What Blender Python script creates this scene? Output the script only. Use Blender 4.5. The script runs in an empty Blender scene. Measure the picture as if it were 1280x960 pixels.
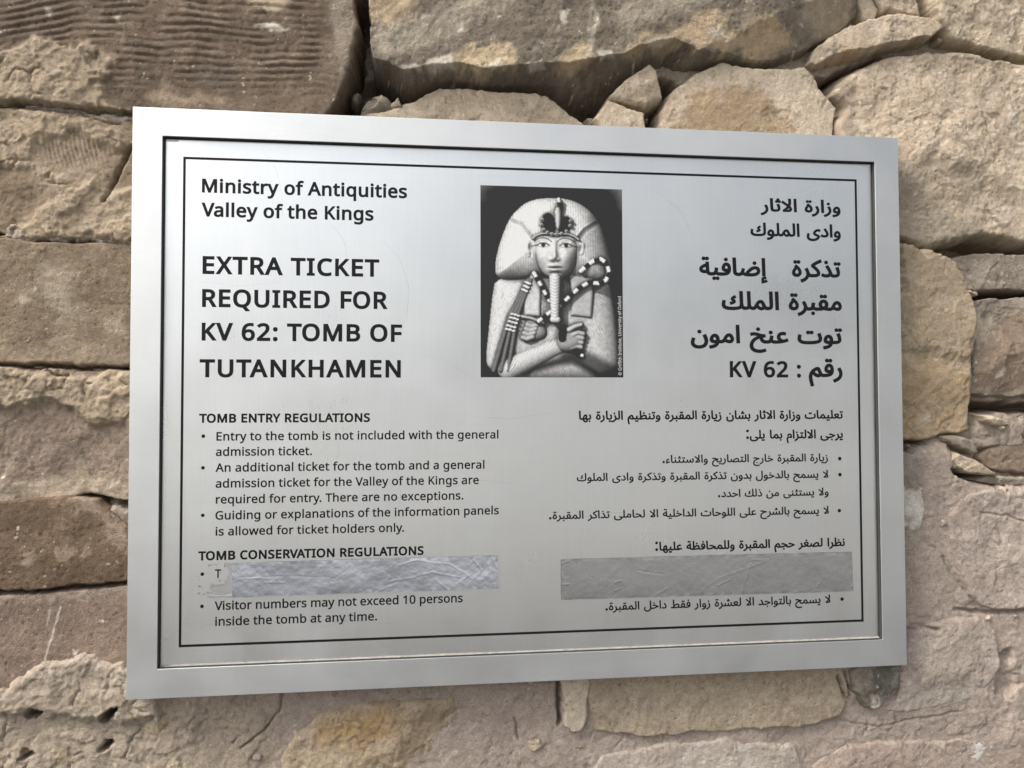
import bpy, math
import numpy as np
from mathutils import Matrix, Vector
from mathutils.geometry import delaunay_2d_cdt

sc = bpy.context.scene
COL = sc.collection

# ------------------------------------------------------------------ camera
F_PX = 980.0
CAM_R = (-0.02942, -0.1191, -0.00111)
BASE_Z = 1.45                                    # height of the sign's middle above the ground
CAM = np.array([-0.10145, -0.65699, -0.00631])   # relative to the sign's middle


def rodrigues(r):
    r = np.array(r, float)
    t = np.linalg.norm(r) + 1e-12
    k = r / t
    K = np.array([[0, -k[2], k[1]], [k[2], 0, -k[0]], [-k[1], k[0], 0]])
    return np.eye(3) + math.sin(t) * K + (1 - math.cos(t)) * K @ K


W2C = rodrigues(CAM_R) @ np.array([[1, 0, 0], [0, 0, -1], [0, 1, 0.]])
cam_data = bpy.data.cameras.new('camera')
cam_data.sensor_width = 36.0
cam_data.lens = 36.0 * F_PX / 1280.0
cam_data.clip_start = 0.01
cam_data.clip_end = 2000.0
cam = bpy.data.objects.new('camera', cam_data)
COL.objects.link(cam)
M = Matrix.Identity(4)
for i in range(3):
    M[i][0], M[i][1], M[i][2] = W2C[0][i], -W2C[1][i], -W2C[2][i]
    M[i][3] = CAM[i] + (BASE_Z if i == 2 else 0)
cam.matrix_world = M
sc.camera = cam

# ------------------------------------------------------------------ sky, sun, exposure
SUN_EL, SUN_AZ = math.radians(50), math.radians(-68)   # azimuth measured from straight out of the wall, negative = left
sun_dir = Vector((math.sin(SUN_AZ) * math.cos(SUN_EL), -math.cos(SUN_AZ) * math.cos(SUN_EL), math.sin(SUN_EL)))
world = bpy.data.worlds.new('World')
sc.world = world
world.use_nodes = True
nt = world.node_tree
bg = nt.nodes['Background']
sky = nt.nodes.new('ShaderNodeTexSky')
sky.sky_type = 'NISHITA'
sky.sun_disc = False
sky.sun_elevation = SUN_EL
sky.sun_rotation = math.atan2(sun_dir.x, sun_dir.y)
sky.air_density = 1.0
sky.dust_density = 6.0
sky.ozone_density = 1.0
hs = nt.nodes.new('ShaderNodeHueSaturation')
hs.inputs['Saturation'].default_value = 0.28
nt.links.new(sky.outputs[0], hs.inputs['Color'])
# glow added low in the sky, front left, to brighten the sign's metal
GLOW_DIR, GLOW_GAIN, GLOW_POW = Vector((-0.50, -0.85, 0.02)).normalized(), 0.70, 4.0
tc = nt.nodes.new('ShaderNodeTexCoord')
dot = nt.nodes.new('ShaderNodeVectorMath')
dot.operation = 'DOT_PRODUCT'
nt.links.new(tc.outputs['Generated'], dot.inputs[0])
dot.inputs[1].default_value = GLOW_DIR
mx = nt.nodes.new('ShaderNodeMath')
mx.operation = 'MAXIMUM'
nt.links.new(dot.outputs['Value'], mx.inputs[0])
mx.inputs[1].default_value = 0.0
pw = nt.nodes.new('ShaderNodeMath')
pw.operation = 'POWER'
nt.links.new(mx.outputs[0], pw.inputs[0])
pw.inputs[1].default_value = GLOW_POW
ga = nt.nodes.new('ShaderNodeMath')
ga.operation = 'MULTIPLY_ADD'
nt.links.new(pw.outputs[0], ga.inputs[0])
ga.inputs[1].default_value = GLOW_GAIN
ga.inputs[2].default_value = 1.0
vm = nt.nodes.new('ShaderNodeVectorMath')
vm.operation = 'SCALE'
nt.links.new(hs.outputs[0], vm.inputs[0])
nt.links.new(ga.outputs[0], vm.inputs['Scale'])
nt.links.new(vm.outputs[0], bg.inputs['Color'])
bg.inputs['Strength'].default_value = 0.132
sun_data = bpy.data.lights.new('sun', 'SUN')
sun_data.energy = 2.0
sun_data.angle = math.radians(26)
sun_data.color = (1.0, 0.95, 0.88)
sun = bpy.data.objects.new('sun', sun_data)
COL.objects.link(sun)
sun.location = (-3, -4, 6)
sun.rotation_euler = (-sun_dir).to_track_quat('-Z', 'Y').to_euler()
sc.view_settings.view_transform = 'Standard'
sc.view_settings.look = 'None'
sc.view_settings.exposure = 0.66
sc.view_settings.gamma = 1.0


# ------------------------------------------------------------------ helpers
def px_to_plane(px, py, y):
    """point of the plane Y = y that the photograph shows at a pixel (1280 x 960)"""
    px, py = np.asarray(px, float), np.asarray(py, float)
    d = np.stack([(px - 640) / F_PX, (py - 480) / F_PX, np.ones_like(px)], -1) @ W2C
    t = (y - CAM[1]) / d[..., 1]
    return CAM[0] + t * d[..., 0], CAM[2] + t * d[..., 2]


def empty(name, loc, label, cat, group=None):
    o = bpy.data.objects.new(name, None)
    o.empty_display_size = 0.05
    COL.objects.link(o)
    o.location = loc
    o['label'] = label
    o['category'] = cat
    if group:
        o['group'] = group
    return o


def mesh_obj(name, verts, quads, mat, parent=None, origin=None, tris=None, smooth=False, label=None, attr=None):
    """one mesh object; verts in world metres with z measured from the sign's middle"""
    v = np.array(verts, np.float32).reshape(-1, 3).copy()
    v[:, 2] += BASE_Z
    if origin is not None:
        v -= np.array(origin, np.float32)
    me = bpy.data.meshes.new(name)
    q = np.array(quads, np.int32).reshape(-1, 4) if quads is not None else np.zeros((0, 4), np.int32)
    t = np.array(tris, np.int32).reshape(-1, 3) if tris is not None else np.zeros((0, 3), np.int32)
    me.vertices.add(len(v))
    me.vertices.foreach_set('co', v.ravel())
    me.loops.add(q.size + t.size)
    me.loops.foreach_set('vertex_index', np.concatenate([q.ravel(), t.ravel()]))
    me.polygons.add(len(q) + len(t))
    me.polygons.foreach_set('loop_start', np.concatenate([np.arange(len(q)) * 4, q.size + np.arange(len(t)) * 3]).astype(np.int32))
    me.update(calc_edges=True)
    me.validate()
    me.polygons.foreach_set('use_smooth', np.full(len(me.polygons), bool(smooth)))
    if attr is not None:
        a = me.attributes.new('tint', 'FLOAT_COLOR', 'POINT')
        a.data.foreach_set('color', np.concatenate([attr, np.ones((len(attr), 1))], 1).astype(np.float32).ravel())
    me.materials.append(mat)
    o = bpy.data.objects.new(name, me)
    COL.objects.link(o)
    if parent is not None:
        o.parent = parent
    if label:
        o['label'] = label
    return o


# ---- numpy noise
def _hash(ix, iz, seed):
    h = (ix.astype(np.int64) * 374761393 + iz.astype(np.int64) * 668265263 + seed * 1442695041) & 0xFFFFFFFF
    h = ((h ^ (h >> 13)) * 1274126177) & 0xFFFFFFFF
    h = ((h ^ (h >> 16)) * 2246822519) & 0xFFFFFFFF
    return (h ^ (h >> 15)) & 0xFFFFFFFF


def gnoise(x, z, seed=0):
    ix, iz = np.floor(x), np.floor(z)
    fx, fz = x - ix, z - iz
    u, w = fx * fx * fx * (fx * (fx * 6 - 15) + 10), fz * fz * fz * (fz * (fz * 6 - 15) + 10)

    def g(a, b):
        an = _hash(ix + a, iz + b, seed) * (2 * math.pi / 4294967296.0)
        return np.cos(an) * (fx - a) + np.sin(an) * (fz - b)
    n0 = g(0, 0) * (1 - u) + g(1, 0) * u
    n1 = g(0, 1) * (1 - u) + g(1, 1) * u
    return 1.5 * (n0 * (1 - w) + n1 * w)


def fbm(x, z, size, octs=4, seed=0, gain=0.5):
    s, a, t, f = 0, 1.0, 0, 1.0 / size
    for k in range(octs):
        s = s + a * gnoise(x * f + 17.3 * k, z * f - 9.1 * k, seed + 31 * k)
        t += a
        a *= gain
        f *= 2.03
    return s / t * 1.4


def ridged(x, z, size, octs=3, seed=0):
    s, a, t, f = 0, 1.0, 0, 1.0 / size
    for k in range(octs):
        s = s + a * (1 - 2 * np.abs(gnoise(x * f + 3.7 * k, z * f + 5.9 * k, seed + 57 * k)))
        t += a
        a *= 0.5
        f *= 2.1
    return s / t


def worley(x, z, size, seed=0):
    x, z = x / size, z / size
    ix, iz = np.floor(x), np.floor(z)
    f1 = np.full(x.shape, 9.0)
    f2 = np.full(x.shape, 9.0)
    cid = np.zeros(x.shape)
    for a in (-1, 0, 1):
        for b in (-1, 0, 1):
            h = _hash(ix + a, iz + b, seed)
            px_ = ix + a + (h & 0xFFFF) / 65536.0
            pz_ = iz + b + (h >> 16) / 65536.0
            d = np.hypot(px_ - x, pz_ - z)
            closer = d < f1
            f2 = np.where(closer, f1, np.minimum(f2, d))
            cid = np.where(closer, (h % 1000) / 1000.0, cid)
            f1 = np.where(closer, d, f1)
    return f1, f2, cid


def smooth(a, b, x):
    t = np.clip((x - a) / (b - a), 0, 1)
    return t * t * (3 - 2 * t)


def poly_sd(X, Z, P):
    """signed distance to a polygon, positive inside"""
    x, z = X.ravel(), Z.ravel()
    d2 = np.full(x.shape, 1e9)
    inside = np.zeros(x.shape, bool)
    n = len(P)
    for i in range(n):
        ax, az = P[i]
        bx, bz = P[(i + 1) % n]
        ex, ez = bx - ax, bz - az
        t = np.clip(((x - ax) * ex + (z - az) * ez) / (ex * ex + ez * ez + 1e-18), 0, 1)
        d2 = np.minimum(d2, (x - ax - t * ex) ** 2 + (z - az - t * ez) ** 2)
        c = (az > z) != (bz > z)
        xi = ax + (z - az) * ex / (ez if abs(ez) > 1e-12 else 1e-12)
        inside ^= c & (x < xi)
    d = np.sqrt(d2)
    return np.where(inside, d, -d).reshape(X.shape)


def line_d(X, Z, P):
    d2 = np.full(X.shape, 1e9)
    for (ax, az), (bx, bz) in zip(P[:-1], P[1:]):
        ex, ez = bx - ax, bz - az
        t = np.clip(((X - ax) * ex + (Z - az) * ez) / (ex * ex + ez * ez + 1e-18), 0, 1)
        d2 = np.minimum(d2, (X - ax - t * ex) ** 2 + (Z - az - t * ez) ** 2)
    return np.sqrt(d2)


# ------------------------------------------------------------------ materials
def new_mat(name):
    m = bpy.data.materials.new(name)
    m.use_nodes = True
    n = m.node_tree.nodes
    return m, n, m.node_tree.links, n['Principled BSDF']


def tex_noise(n, l, vec, scale, detail=4, rough=0.55):
    t = n.new('ShaderNodeTexNoise')
    t.inputs['Scale'].default_value = scale
    t.inputs['Detail'].default_value = detail
    t.inputs['Roughness'].default_value = rough
    l.new(vec, t.inputs['Vector'])
    return t.outputs['Fac']


def math_node(n, l, op, a, b=None, c=None, clamp=False):
    m = n.new('ShaderNodeMath')
    m.operation = op
    m.use_clamp = clamp
    for i, v in enumerate((a, b, c)):
        if v is None:
            continue
        if isinstance(v, (int, float)):
            m.inputs[i].default_value = v
        else:
            l.new(v, m.inputs[i])
    return m.outputs[0]


def map_range(n, l, v, a, b, c, d):
    m = n.new('ShaderNodeMapRange')
    l.new(v, m.inputs['Value'])
    for k, x in zip(('From Min', 'From Max', 'To Min', 'To Max'), (a, b, c, d)):
        m.inputs[k].default_value = x
    return m.outputs[0]


def mat_stone(name, grain=1.0, rough=0.92):
    m, n, l, b = new_mat(name)
    co = n.new('ShaderNodeTexCoord').outputs['Object']
    at = n.new('ShaderNodeAttribute')
    at.attribute_name = 'tint'
    n1 = tex_noise(n, l, co, 900, 6, 0.7)
    n2 = tex_noise(n, l, co, 190, 5, 0.6)
    n3 = tex_noise(n, l, co, 2200, 2, 0.5)
    f = math_node(n, l, 'ADD', map_range(n, l, n1, 0.3, 0.7, -0.24 * grain, 0.24 * grain),
                  map_range(n, l, n2, 0.3, 0.7, 0.87, 1.13))
    hsv = n.new('ShaderNodeHueSaturation')
    l.new(at.outputs['Color'], hsv.inputs['Color'])
    l.new(f, hsv.inputs['Value'])
    l.new(hsv.outputs[0], b.inputs['Base Color'])
    b.inputs['Roughness'].default_value = rough
    b.inputs['Specular IOR Level'].default_value = 0.25
    hgt = math_node(n, l, 'MULTIPLY_ADD', n1, 0.8, math_node(n, l, 'MULTIPLY_ADD', n3, 0.35, n2))
    bp = n.new('ShaderNodeBump')
    bp.inputs['Strength'].default_value = 0.9
    bp.inputs['Distance'].default_value = 0.0017 * grain
    l.new(hgt, bp.inputs['Height'])
    l.new(bp.outputs[0], b.inputs['Normal'])
    return m


def mat_metal(name, base, rough, streak=(1.0, 1.0, 1.0), smear=0.08):
    """brushed aluminium: fine streaks along the low-scale axis, slow smears in the roughness"""
    m, n, l, b = new_mat(name)
    co = n.new('ShaderNodeTexCoord').outputs['Object']
    mp = n.new('ShaderNodeMapping')
    mp.inputs['Scale'].default_value = streak
    l.new(co, mp.inputs['Vector'])
    st = tex_noise(n, l, mp.outputs[0], 1.0, 3, 0.6)
    mp2 = n.new('ShaderNodeMapping')
    mp2.inputs['Scale'].default_value = (streak[2], streak[1], streak[0])
    l.new(co, mp2.inputs['Vector'])
    st2 = tex_noise(n, l, mp2.outputs[0], 1.0, 3, 0.6)
    sm = tex_noise(n, l, co, 14, 5, 0.6)
    dirt = tex_noise(n, l, co, 5, 6, 0.65)
    r = math_node(n, l, 'ADD', map_range(n, l, sm, 0.3, 0.7, rough - smear, rough + smear),
                  map_range(n, l, st, 0.3, 0.7, -0.015, 0.015))
    l.new(r, b.inputs['Roughness'])
    v = math_node(n, l, 'MULTIPLY', map_range(n, l, st, 0.3, 0.7, 0.98, 1.02), map_range(n, l, st2, 0.3, 0.7, 0.988, 1.012))
    v = math_node(n, l, 'MULTIPLY', v, map_range(n, l, dirt, 0.35, 0.65, 0.945, 1.025))
    hsv = n.new('ShaderNodeHueSaturation')
    hsv.inputs['Color'].default_value = (*base, 1)
    l.new(v, hsv.inputs['Value'])
    l.new(hsv.outputs[0], b.inputs['Base Color'])
    b.inputs['Metallic'].default_value = 1.0
    return m


def mat_plain(name, color, rough=0.6, metallic=0.0, spec=0.4, vary=0.06, scale=300):
    m, n, l, b = new_mat(name)
    co = n.new('ShaderNodeTexCoord').outputs['Object']
    nz = tex_noise(n, l, co, scale, 4, 0.6)
    hsv = n.new('ShaderNodeHueSaturation')
    hsv.inputs['Color'].default_value = (*color, 1)
    l.new(map_range(n, l, nz, 0.3, 0.7, 1 - vary, 1 + vary), hsv.inputs['Value'])
    l.new(hsv.outputs[0], b.inputs['Base Color'])
    b.inputs['Roughness'].default_value = rough
    b.inputs['Metallic'].default_value = metallic
    b.inputs['Specular IOR Level'].default_value = spec
    return m


def mat_print(name):
    m, n, l, b = new_mat(name)
    at = n.new('ShaderNodeAttribute')
    at.attribute_name = 'tint'
    co = n.new('ShaderNodeTexCoord').outputs['Object']
    nz = tex_noise(n, l, co, 1500, 2, 0.5)
    hsv = n.new('ShaderNodeHueSaturation')
    l.new(at.outputs['Color'], hsv.inputs['Color'])
    l.new(map_range(n, l, nz, 0.3, 0.7, 0.93, 1.07), hsv.inputs['Value'])
    l.new(hsv.outputs[0], b.inputs['Base Color'])
    b.inputs['Roughness'].default_value = 0.42
    b.inputs['Specular IOR Level'].default_value = 0.4
    return m


M_STONE = mat_stone('limestone')
M_MORTAR = mat_stone('mud_mortar', 1.25, 0.95)
M_FRAME = mat_metal('brushed_aluminium_frame', (0.665, 0.675, 0.67), 0.48, (30, 30, 1800))
M_PANEL = mat_metal('brushed_aluminium_panel', (0.76, 0.775, 0.77), 0.33, (1500, 30, 14))
M_INK = mat_plain('black_print', (0.010, 0.010, 0.012), 0.55, spec=0.15, vary=0.15, scale=900)
M_LIP = mat_plain('dark_seal', (0.03, 0.03, 0.028), 0.6)
M_WHITE_INK = mat_plain('white_print', (0.62, 0.62, 0.62), 0.5)
M_PRINT = mat_print('monochrome_photo_print')
M_DUST = mat_plain('settled_dust', (0.24, 0.225, 0.205), 0.9, vary=0.25, scale=220)
M_TAB = mat_plain('white_plastic', (0.75, 0.75, 0.74), 0.5)
M_SCRATCH = mat_plain('scratched_metal', (0.55, 0.56, 0.56), 0.5, metallic=1.0, vary=0.3, scale=600)
M_SPECK = mat_plain('dried_glue', (0.05, 0.048, 0.045), 0.7, vary=0.3)

# ------------------------------------------------------------------ the ground in front of the wall
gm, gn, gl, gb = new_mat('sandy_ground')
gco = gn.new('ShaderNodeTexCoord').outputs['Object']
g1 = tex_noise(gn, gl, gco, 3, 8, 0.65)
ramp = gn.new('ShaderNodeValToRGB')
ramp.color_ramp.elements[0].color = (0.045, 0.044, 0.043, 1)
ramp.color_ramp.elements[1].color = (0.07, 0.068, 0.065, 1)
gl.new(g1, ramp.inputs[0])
sep = gn.new('ShaderNodeSeparateXYZ')                # shade near the wall and sunlit sand farther out, put into the colour
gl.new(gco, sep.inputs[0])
shade_edge = math_node(gn, gl, 'MULTIPLY_ADD', g1, 4.0, math_node(gn, gl, 'MULTIPLY', sep.outputs['Y'], -1.0))
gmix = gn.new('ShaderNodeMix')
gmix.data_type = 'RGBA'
gl.new(map_range(gn, gl, shade_edge, 5.0, 14.0, 0.0, 1.0), gmix.inputs['Factor'])
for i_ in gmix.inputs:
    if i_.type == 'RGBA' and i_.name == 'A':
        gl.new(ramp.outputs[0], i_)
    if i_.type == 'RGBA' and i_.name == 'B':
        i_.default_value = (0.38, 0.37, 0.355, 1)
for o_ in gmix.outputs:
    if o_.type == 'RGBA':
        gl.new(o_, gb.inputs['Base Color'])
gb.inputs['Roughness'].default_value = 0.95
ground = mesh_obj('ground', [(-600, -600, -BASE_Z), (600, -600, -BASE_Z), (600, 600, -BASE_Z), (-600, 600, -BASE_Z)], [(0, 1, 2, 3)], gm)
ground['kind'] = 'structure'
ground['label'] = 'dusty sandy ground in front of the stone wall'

# ------------------------------------------------------------------ the rubble stone wall
YW = 0.0245                                          # reference plane of the wall face, behind the sign
wall = empty('stone_wall', (0.0, 0.10, 0.0), 'rough rubble wall of tan limestone blocks in mud mortar behind the metal sign', 'wall')
WO = wall.location
SIGN_W, SIGN_H = 0.66, 0.4731


def hide_mask(X, Z, pad=0.03):
    return (np.abs(X) < SIGN_W / 2 - pad) & (np.abs(Z) < SIGN_H / 2 - pad)


def wp(poly, y=YW):
    a = np.array(poly, float)
    x, z = px_to_plane(a[:, 0], a[:, 1], y)
    return np.stack([x, z], 1)


def mix(c, col, m):
    return c * (1 - m[..., None]) + np.array(col) * m[..., None]


def clumpy(X, Z, seed):
    """mud plaster: soft lumps, crumbs and short drying cracks (metres)"""
    wx = X + 0.004 * fbm(X, Z, 0.02, 3, seed + 5)
    wz = Z + 0.004 * fbm(X, Z, 0.02, 3, seed + 6)
    f1, f2, _ = worley(wx, wz, 0.016, seed)
    g1, g2, _ = worley(wx * 1.0, wz * 1.15, 0.006, seed + 3)
    msk = smooth(-0.1, 0.5, fbm(X, Z, 0.05, 3, seed + 9))
    lump = 0.0020 * fbm(X, Z, 0.03, 5, seed + 1, 0.6) + 0.0008 * (0.6 - f1) + msk * 0.0010 * (0.5 - g1)
    crack = smooth(0.10, 0.0, f2 - f1) * smooth(0.1, 0.5, fbm(X, Z, 0.035, 2, seed + 11))
    step = smooth(0.03, 0.07, fbm(X, Z, 0.045, 5, seed + 21)) * 0.0012
    return lump - 0.0022 * crack + step + 0.0009 * fbm(X, Z, 0.006, 4, seed + 2, 0.7)


GRID = 0.00105
STONE_TONE = np.array([1.25, 1.222, 1.185])
CRACKS = []                                          # (world polyline, half width, depth)


def apply_cracks(X, Z, h, seed):
    wx = X + 0.0015 * fbm(X, Z, 0.012, 3, seed + 71)
    wz = Z + 0.0015 * fbm(X, Z, 0.012, 3, seed + 72)
    for P, w, dep in CRACKS:
        if P[:, 0].max() + 0.02 < X.min() or P[:, 0].min() - 0.02 > X.max() or P[:, 1].max() + 0.02 < Z.min() or P[:, 1].min() - 0.02 > Z.max():
            continue
        d = line_d(wx, wz, P)
        h = h - dep * np.exp(-(d / w) ** 2)
    return h


def paint(X, Z, cols, seed, patches=(), fleck=0.0, contrast=1.0):
    c1, c2, c3 = (np.array(c) for c in cols)
    a = smooth(-0.45, 0.45, fbm(X, Z, 0.06, 5, seed + 101) * contrast)
    b = smooth(0.0, 0.55, fbm(X, Z, 0.02, 5, seed + 102) * contrast)
    c = c1 * (1 - a[..., None]) + c2 * a[..., None]
    c = mix(c, c3, 0.7 * b)
    s = fbm(X, Z, 0.005, 4, seed + 103, 0.7)
    c = c * (1 + 0.20 * s)[..., None]
    pk = fbm(X, Z, 0.0028, 2, seed + 113)
    c = c * (1 - 0.45 * smooth(0.55, 0.8, pk))[..., None]
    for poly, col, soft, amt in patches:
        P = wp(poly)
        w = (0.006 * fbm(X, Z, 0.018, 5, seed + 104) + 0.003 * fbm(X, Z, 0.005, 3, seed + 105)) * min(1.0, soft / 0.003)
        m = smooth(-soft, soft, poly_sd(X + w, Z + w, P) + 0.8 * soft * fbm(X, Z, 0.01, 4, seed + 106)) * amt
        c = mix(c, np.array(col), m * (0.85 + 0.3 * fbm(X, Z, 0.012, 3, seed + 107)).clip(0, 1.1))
    if fleck > 0:
        f = fbm(X, Z, 0.011, 5, seed + 108, 0.65)
        c = mix(c, (0.56, 0.52, 0.45), smooth(0.62 - fleck, 0.72 - fleck, f) * 0.75)
        f = fbm(X, Z, 0.003, 2, seed + 109)
        c = mix(c, (0.6, 0.56, 0.5), smooth(0.80 - fleck * 0.5, 0.9 - fleck * 0.5, f) * 0.6 * smooth(0.0, 0.4, fbm(X, Z, 0.05, 3, seed + 110)))
        f = fbm(X, Z, 0.006, 4, seed + 111)
        c = c * (1 - 0.35 * smooth(0.42, 0.62, f) * smooth(-0.1, 0.35, fbm(X, Z, 0.04, 3, seed + 112)))[..., None]
    return (c * STONE_TONE).clip(0.01, 0.85)


def stone(poly, cols, H=0.004, face=None, edge=0.010, rough=0.0012, warp=0.0028, tilt=(0, 0), cuts=(), seed=1,
          patches=(), plaster=(), fleck=0.03, ribs=None, label=None, name='stone', mat=None, layers=0.0, power=2.6, pits=0.0, grow=0.0012, plump=1.1, crumb=0.25, deep=0.05, facet=1.0):
    """a stone of the wall: outline and broken front face are its own solid relief, set back into the mortar"""
    P = wp(poly)
    x0, z0 = P.min(0) - 0.008
    x1, z1 = P.max(0) + 0.008
    x0, x1, z0, z1 = max(x0, XMIN), min(x1, XMAX), max(z0, ZMIN), min(z1, ZMAX)
    nx, nz = int((x1 - x0) / GRID) + 2, int((z1 - z0) / GRID) + 2
    X, Z = np.meshgrid(x0 + np.arange(nx) * GRID, z0 + np.arange(nz) * GRID)
    wx = X + warp * fbm(X, Z, 0.030, 4, seed) + 0.0007 * fbm(X, Z, 0.006, 3, seed + 3)
    wz = Z + warp * fbm(X, Z, 0.030, 4, seed + 1) + 0.0007 * fbm(X, Z, 0.006, 2, seed + 4)
    d = poly_sd(wx, wz, P) + grow
    DEEP = deep
    if face is None:
        e = edge * (1 + 0.6 * fbm(X, Z, 0.04, 2, seed + 7))
        t = np.clip(d / np.maximum(e, 0.002), 0, 1)
        prof = 1 - (1 - t) ** (power * 1.5)
    else:
        din = poly_sd(wx, wz, wp(face))
        t = np.where(din > 0, 1.0, np.clip(d, 0, None) / (np.clip(d, 0, None) + np.clip(-din, 0, None) + 1e-6))
        prof = np.clip(t, 0, 1) ** 0.8
        prof *= 1 - (1 - np.clip(d / 0.004, 0, 1)) ** 2
        prof = np.where(din > 0, 1.0, prof * 0.97)
    cx, cz = P.mean(0)
    top = H + tilt[0] * (X - cx) + tilt[1] * (Z - cz)
    top = top + 0.0030 * fbm(X, Z, 0.085, 3, seed + 11) * min(1.0, rough / 0.001) + rough * fbm(X, Z, 0.02, 5, seed + 12, 0.57)
    top = top + 0.5 * rough * ridged(X, Z, 0.014, 4, seed + 13) * smooth(-0.2, 0.4, fbm(X, Z, 0.06, 2, seed + 14))
    if layers:
        q = (Z + 0.006 * fbm(X, Z, 0.06, 3, seed + 41)) / layers
        top = top + 0.0016 * (np.abs((q % 1) - 0.5) * 2 - 0.5) * smooth(-0.3, 0.3, fbm(X, Z, 0.07, 2, seed + 42))
    if facet:                                        # a few broad broken planes meeting in soft arrises
        rs = np.random.default_rng(seed)
        R = 0.5 * min(np.ptp(P[:, 0]), np.ptp(P[:, 1]))
        fx = X + 0.005 * fbm(X, Z, 0.03, 4, seed + 61)
        fz = Z + 0.005 * fbm(X, Z, 0.03, 4, seed + 62)
        drop = np.zeros(X.shape)
        for _ in range(9):
            an, off, sl = rs.uniform(0, 6.283), rs.uniform(0.15, 0.8) * R, rs.uniform(0.04, 0.20)
            ux, uz = rs.uniform(-0.35, 0.35) * np.ptp(P[:, 0]), rs.uniform(-0.35, 0.35) * np.ptp(P[:, 1])
            drop = np.maximum(drop, sl * ((fx - cx - ux) * math.cos(an) + (fz - cz - uz) * math.sin(an) - off))
        top = top - 1.1 * facet * np.minimum(drop, 0.009)
        chip = fbm(fx, fz, 0.05, 5, seed + 63, 0.55)
        top = top - 0.0009 * facet * smooth(0.10, 0.14, chip) - 0.0007 * facet * smooth(0.30, 0.33, chip)
    for (ax, az, nx_, nz_, keep) in cuts:            # broken facets: planes that slope away from a line
        (qx, qz), = wp([(ax, az)])
        s = (X - qx) * nx_ + (Z - qz) * nz_ + 0.0015 * fbm(X, Z, 0.02, 3, seed + 15)
        top = np.minimum(top, H + 0.001 - keep * np.clip(s, 0, None))
    top = top + 0.00024 * fbm(X, Z, 0.0045, 3, seed + 31, 0.6) - 0.0005 * smooth(0.5, 0.8, fbm(X, Z, 0.0028, 2, seed + 113)) + crumb * clumpy(X, Z, seed + 32) * smooth(-0.35, 0.25, fbm(X, Z, 0.05, 3, seed + 33))
    if ribs is not None:
        top = top + ribs(X, Z)
    pm = np.zeros(X.shape)
    for poly2, hh, soft in plaster:
        w = 0.008 * fbm(X, Z, 0.03, 4, seed + 16)
        m = smooth(-soft, soft, poly_sd(X + w, Z + w, wp(poly2)) + 0.005 * fbm(X, Z, 0.012, 3, seed + 17))
        pm = np.maximum(pm, m)
        top = top * (1 - m) + m * (H + hh + plump * clumpy(X, Z, seed + 18))
    if pits:
        f1, f2, cid = worley(X, Z, 0.011, seed + 19)
        top = top - pits * smooth(0.35, 0.1, f1) * (cid > 0.55)
    h = np.where(d > 0, top * prof - DEEP * (1 - prof), -DEEP + d * 20)
    h = apply_cracks(X, Z, h, seed)
    inside_sign = (np.abs(X) < SIGN_W / 2 + 0.004) & (np.abs(Z) < SIGN_H / 2 + 0.004)
    h = np.where(inside_sign, np.minimum(h, 0.009), h)
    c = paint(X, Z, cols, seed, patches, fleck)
    if plaster:
        pc = paint(X, Z, ((0.34, 0.275, 0.195), (0.29, 0.235, 0.17), (0.36, 0.30, 0.23)), seed + 50, (), 0.0)
        c = c * (1 - pm[..., None]) + pc * pm[..., None]
    keep_v = d > -0.0022
    kq = (keep_v[:-1, :-1] | keep_v[1:, :-1] | keep_v[:-1, 1:] | keep_v[1:, 1:]) & ~hide_mask(X, Z)[:-1, :-1]
    idx = np.arange(nx * nz).reshape(nz, nx)
    q = np.stack([idx[:-1, :-1], idx[:-1, 1:], idx[1:, 1:], idx[1:, :-1]], -1)[kq]
    used = np.unique(q)
    remap = np.zeros(nx * nz, np.int64)
    remap[used] = np.arange(len(used))
    V = np.stack([X, YW - h, Z], -1).reshape(-1, 3)[used]
    return mesh_obj(name, V, remap[q], mat or M_STONE, wall, WO, smooth=True, label=label, attr=c.reshape(-1, 3)[used])


(XMIN, XMAX), (ZMAX, ZMIN) = px_to_plane(np.array([-300, 1580]), np.array([480, 480]), YW)[0], px_to_plane(np.array([640, 640]), np.array([-260, 1225]), YW)[1]

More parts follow.
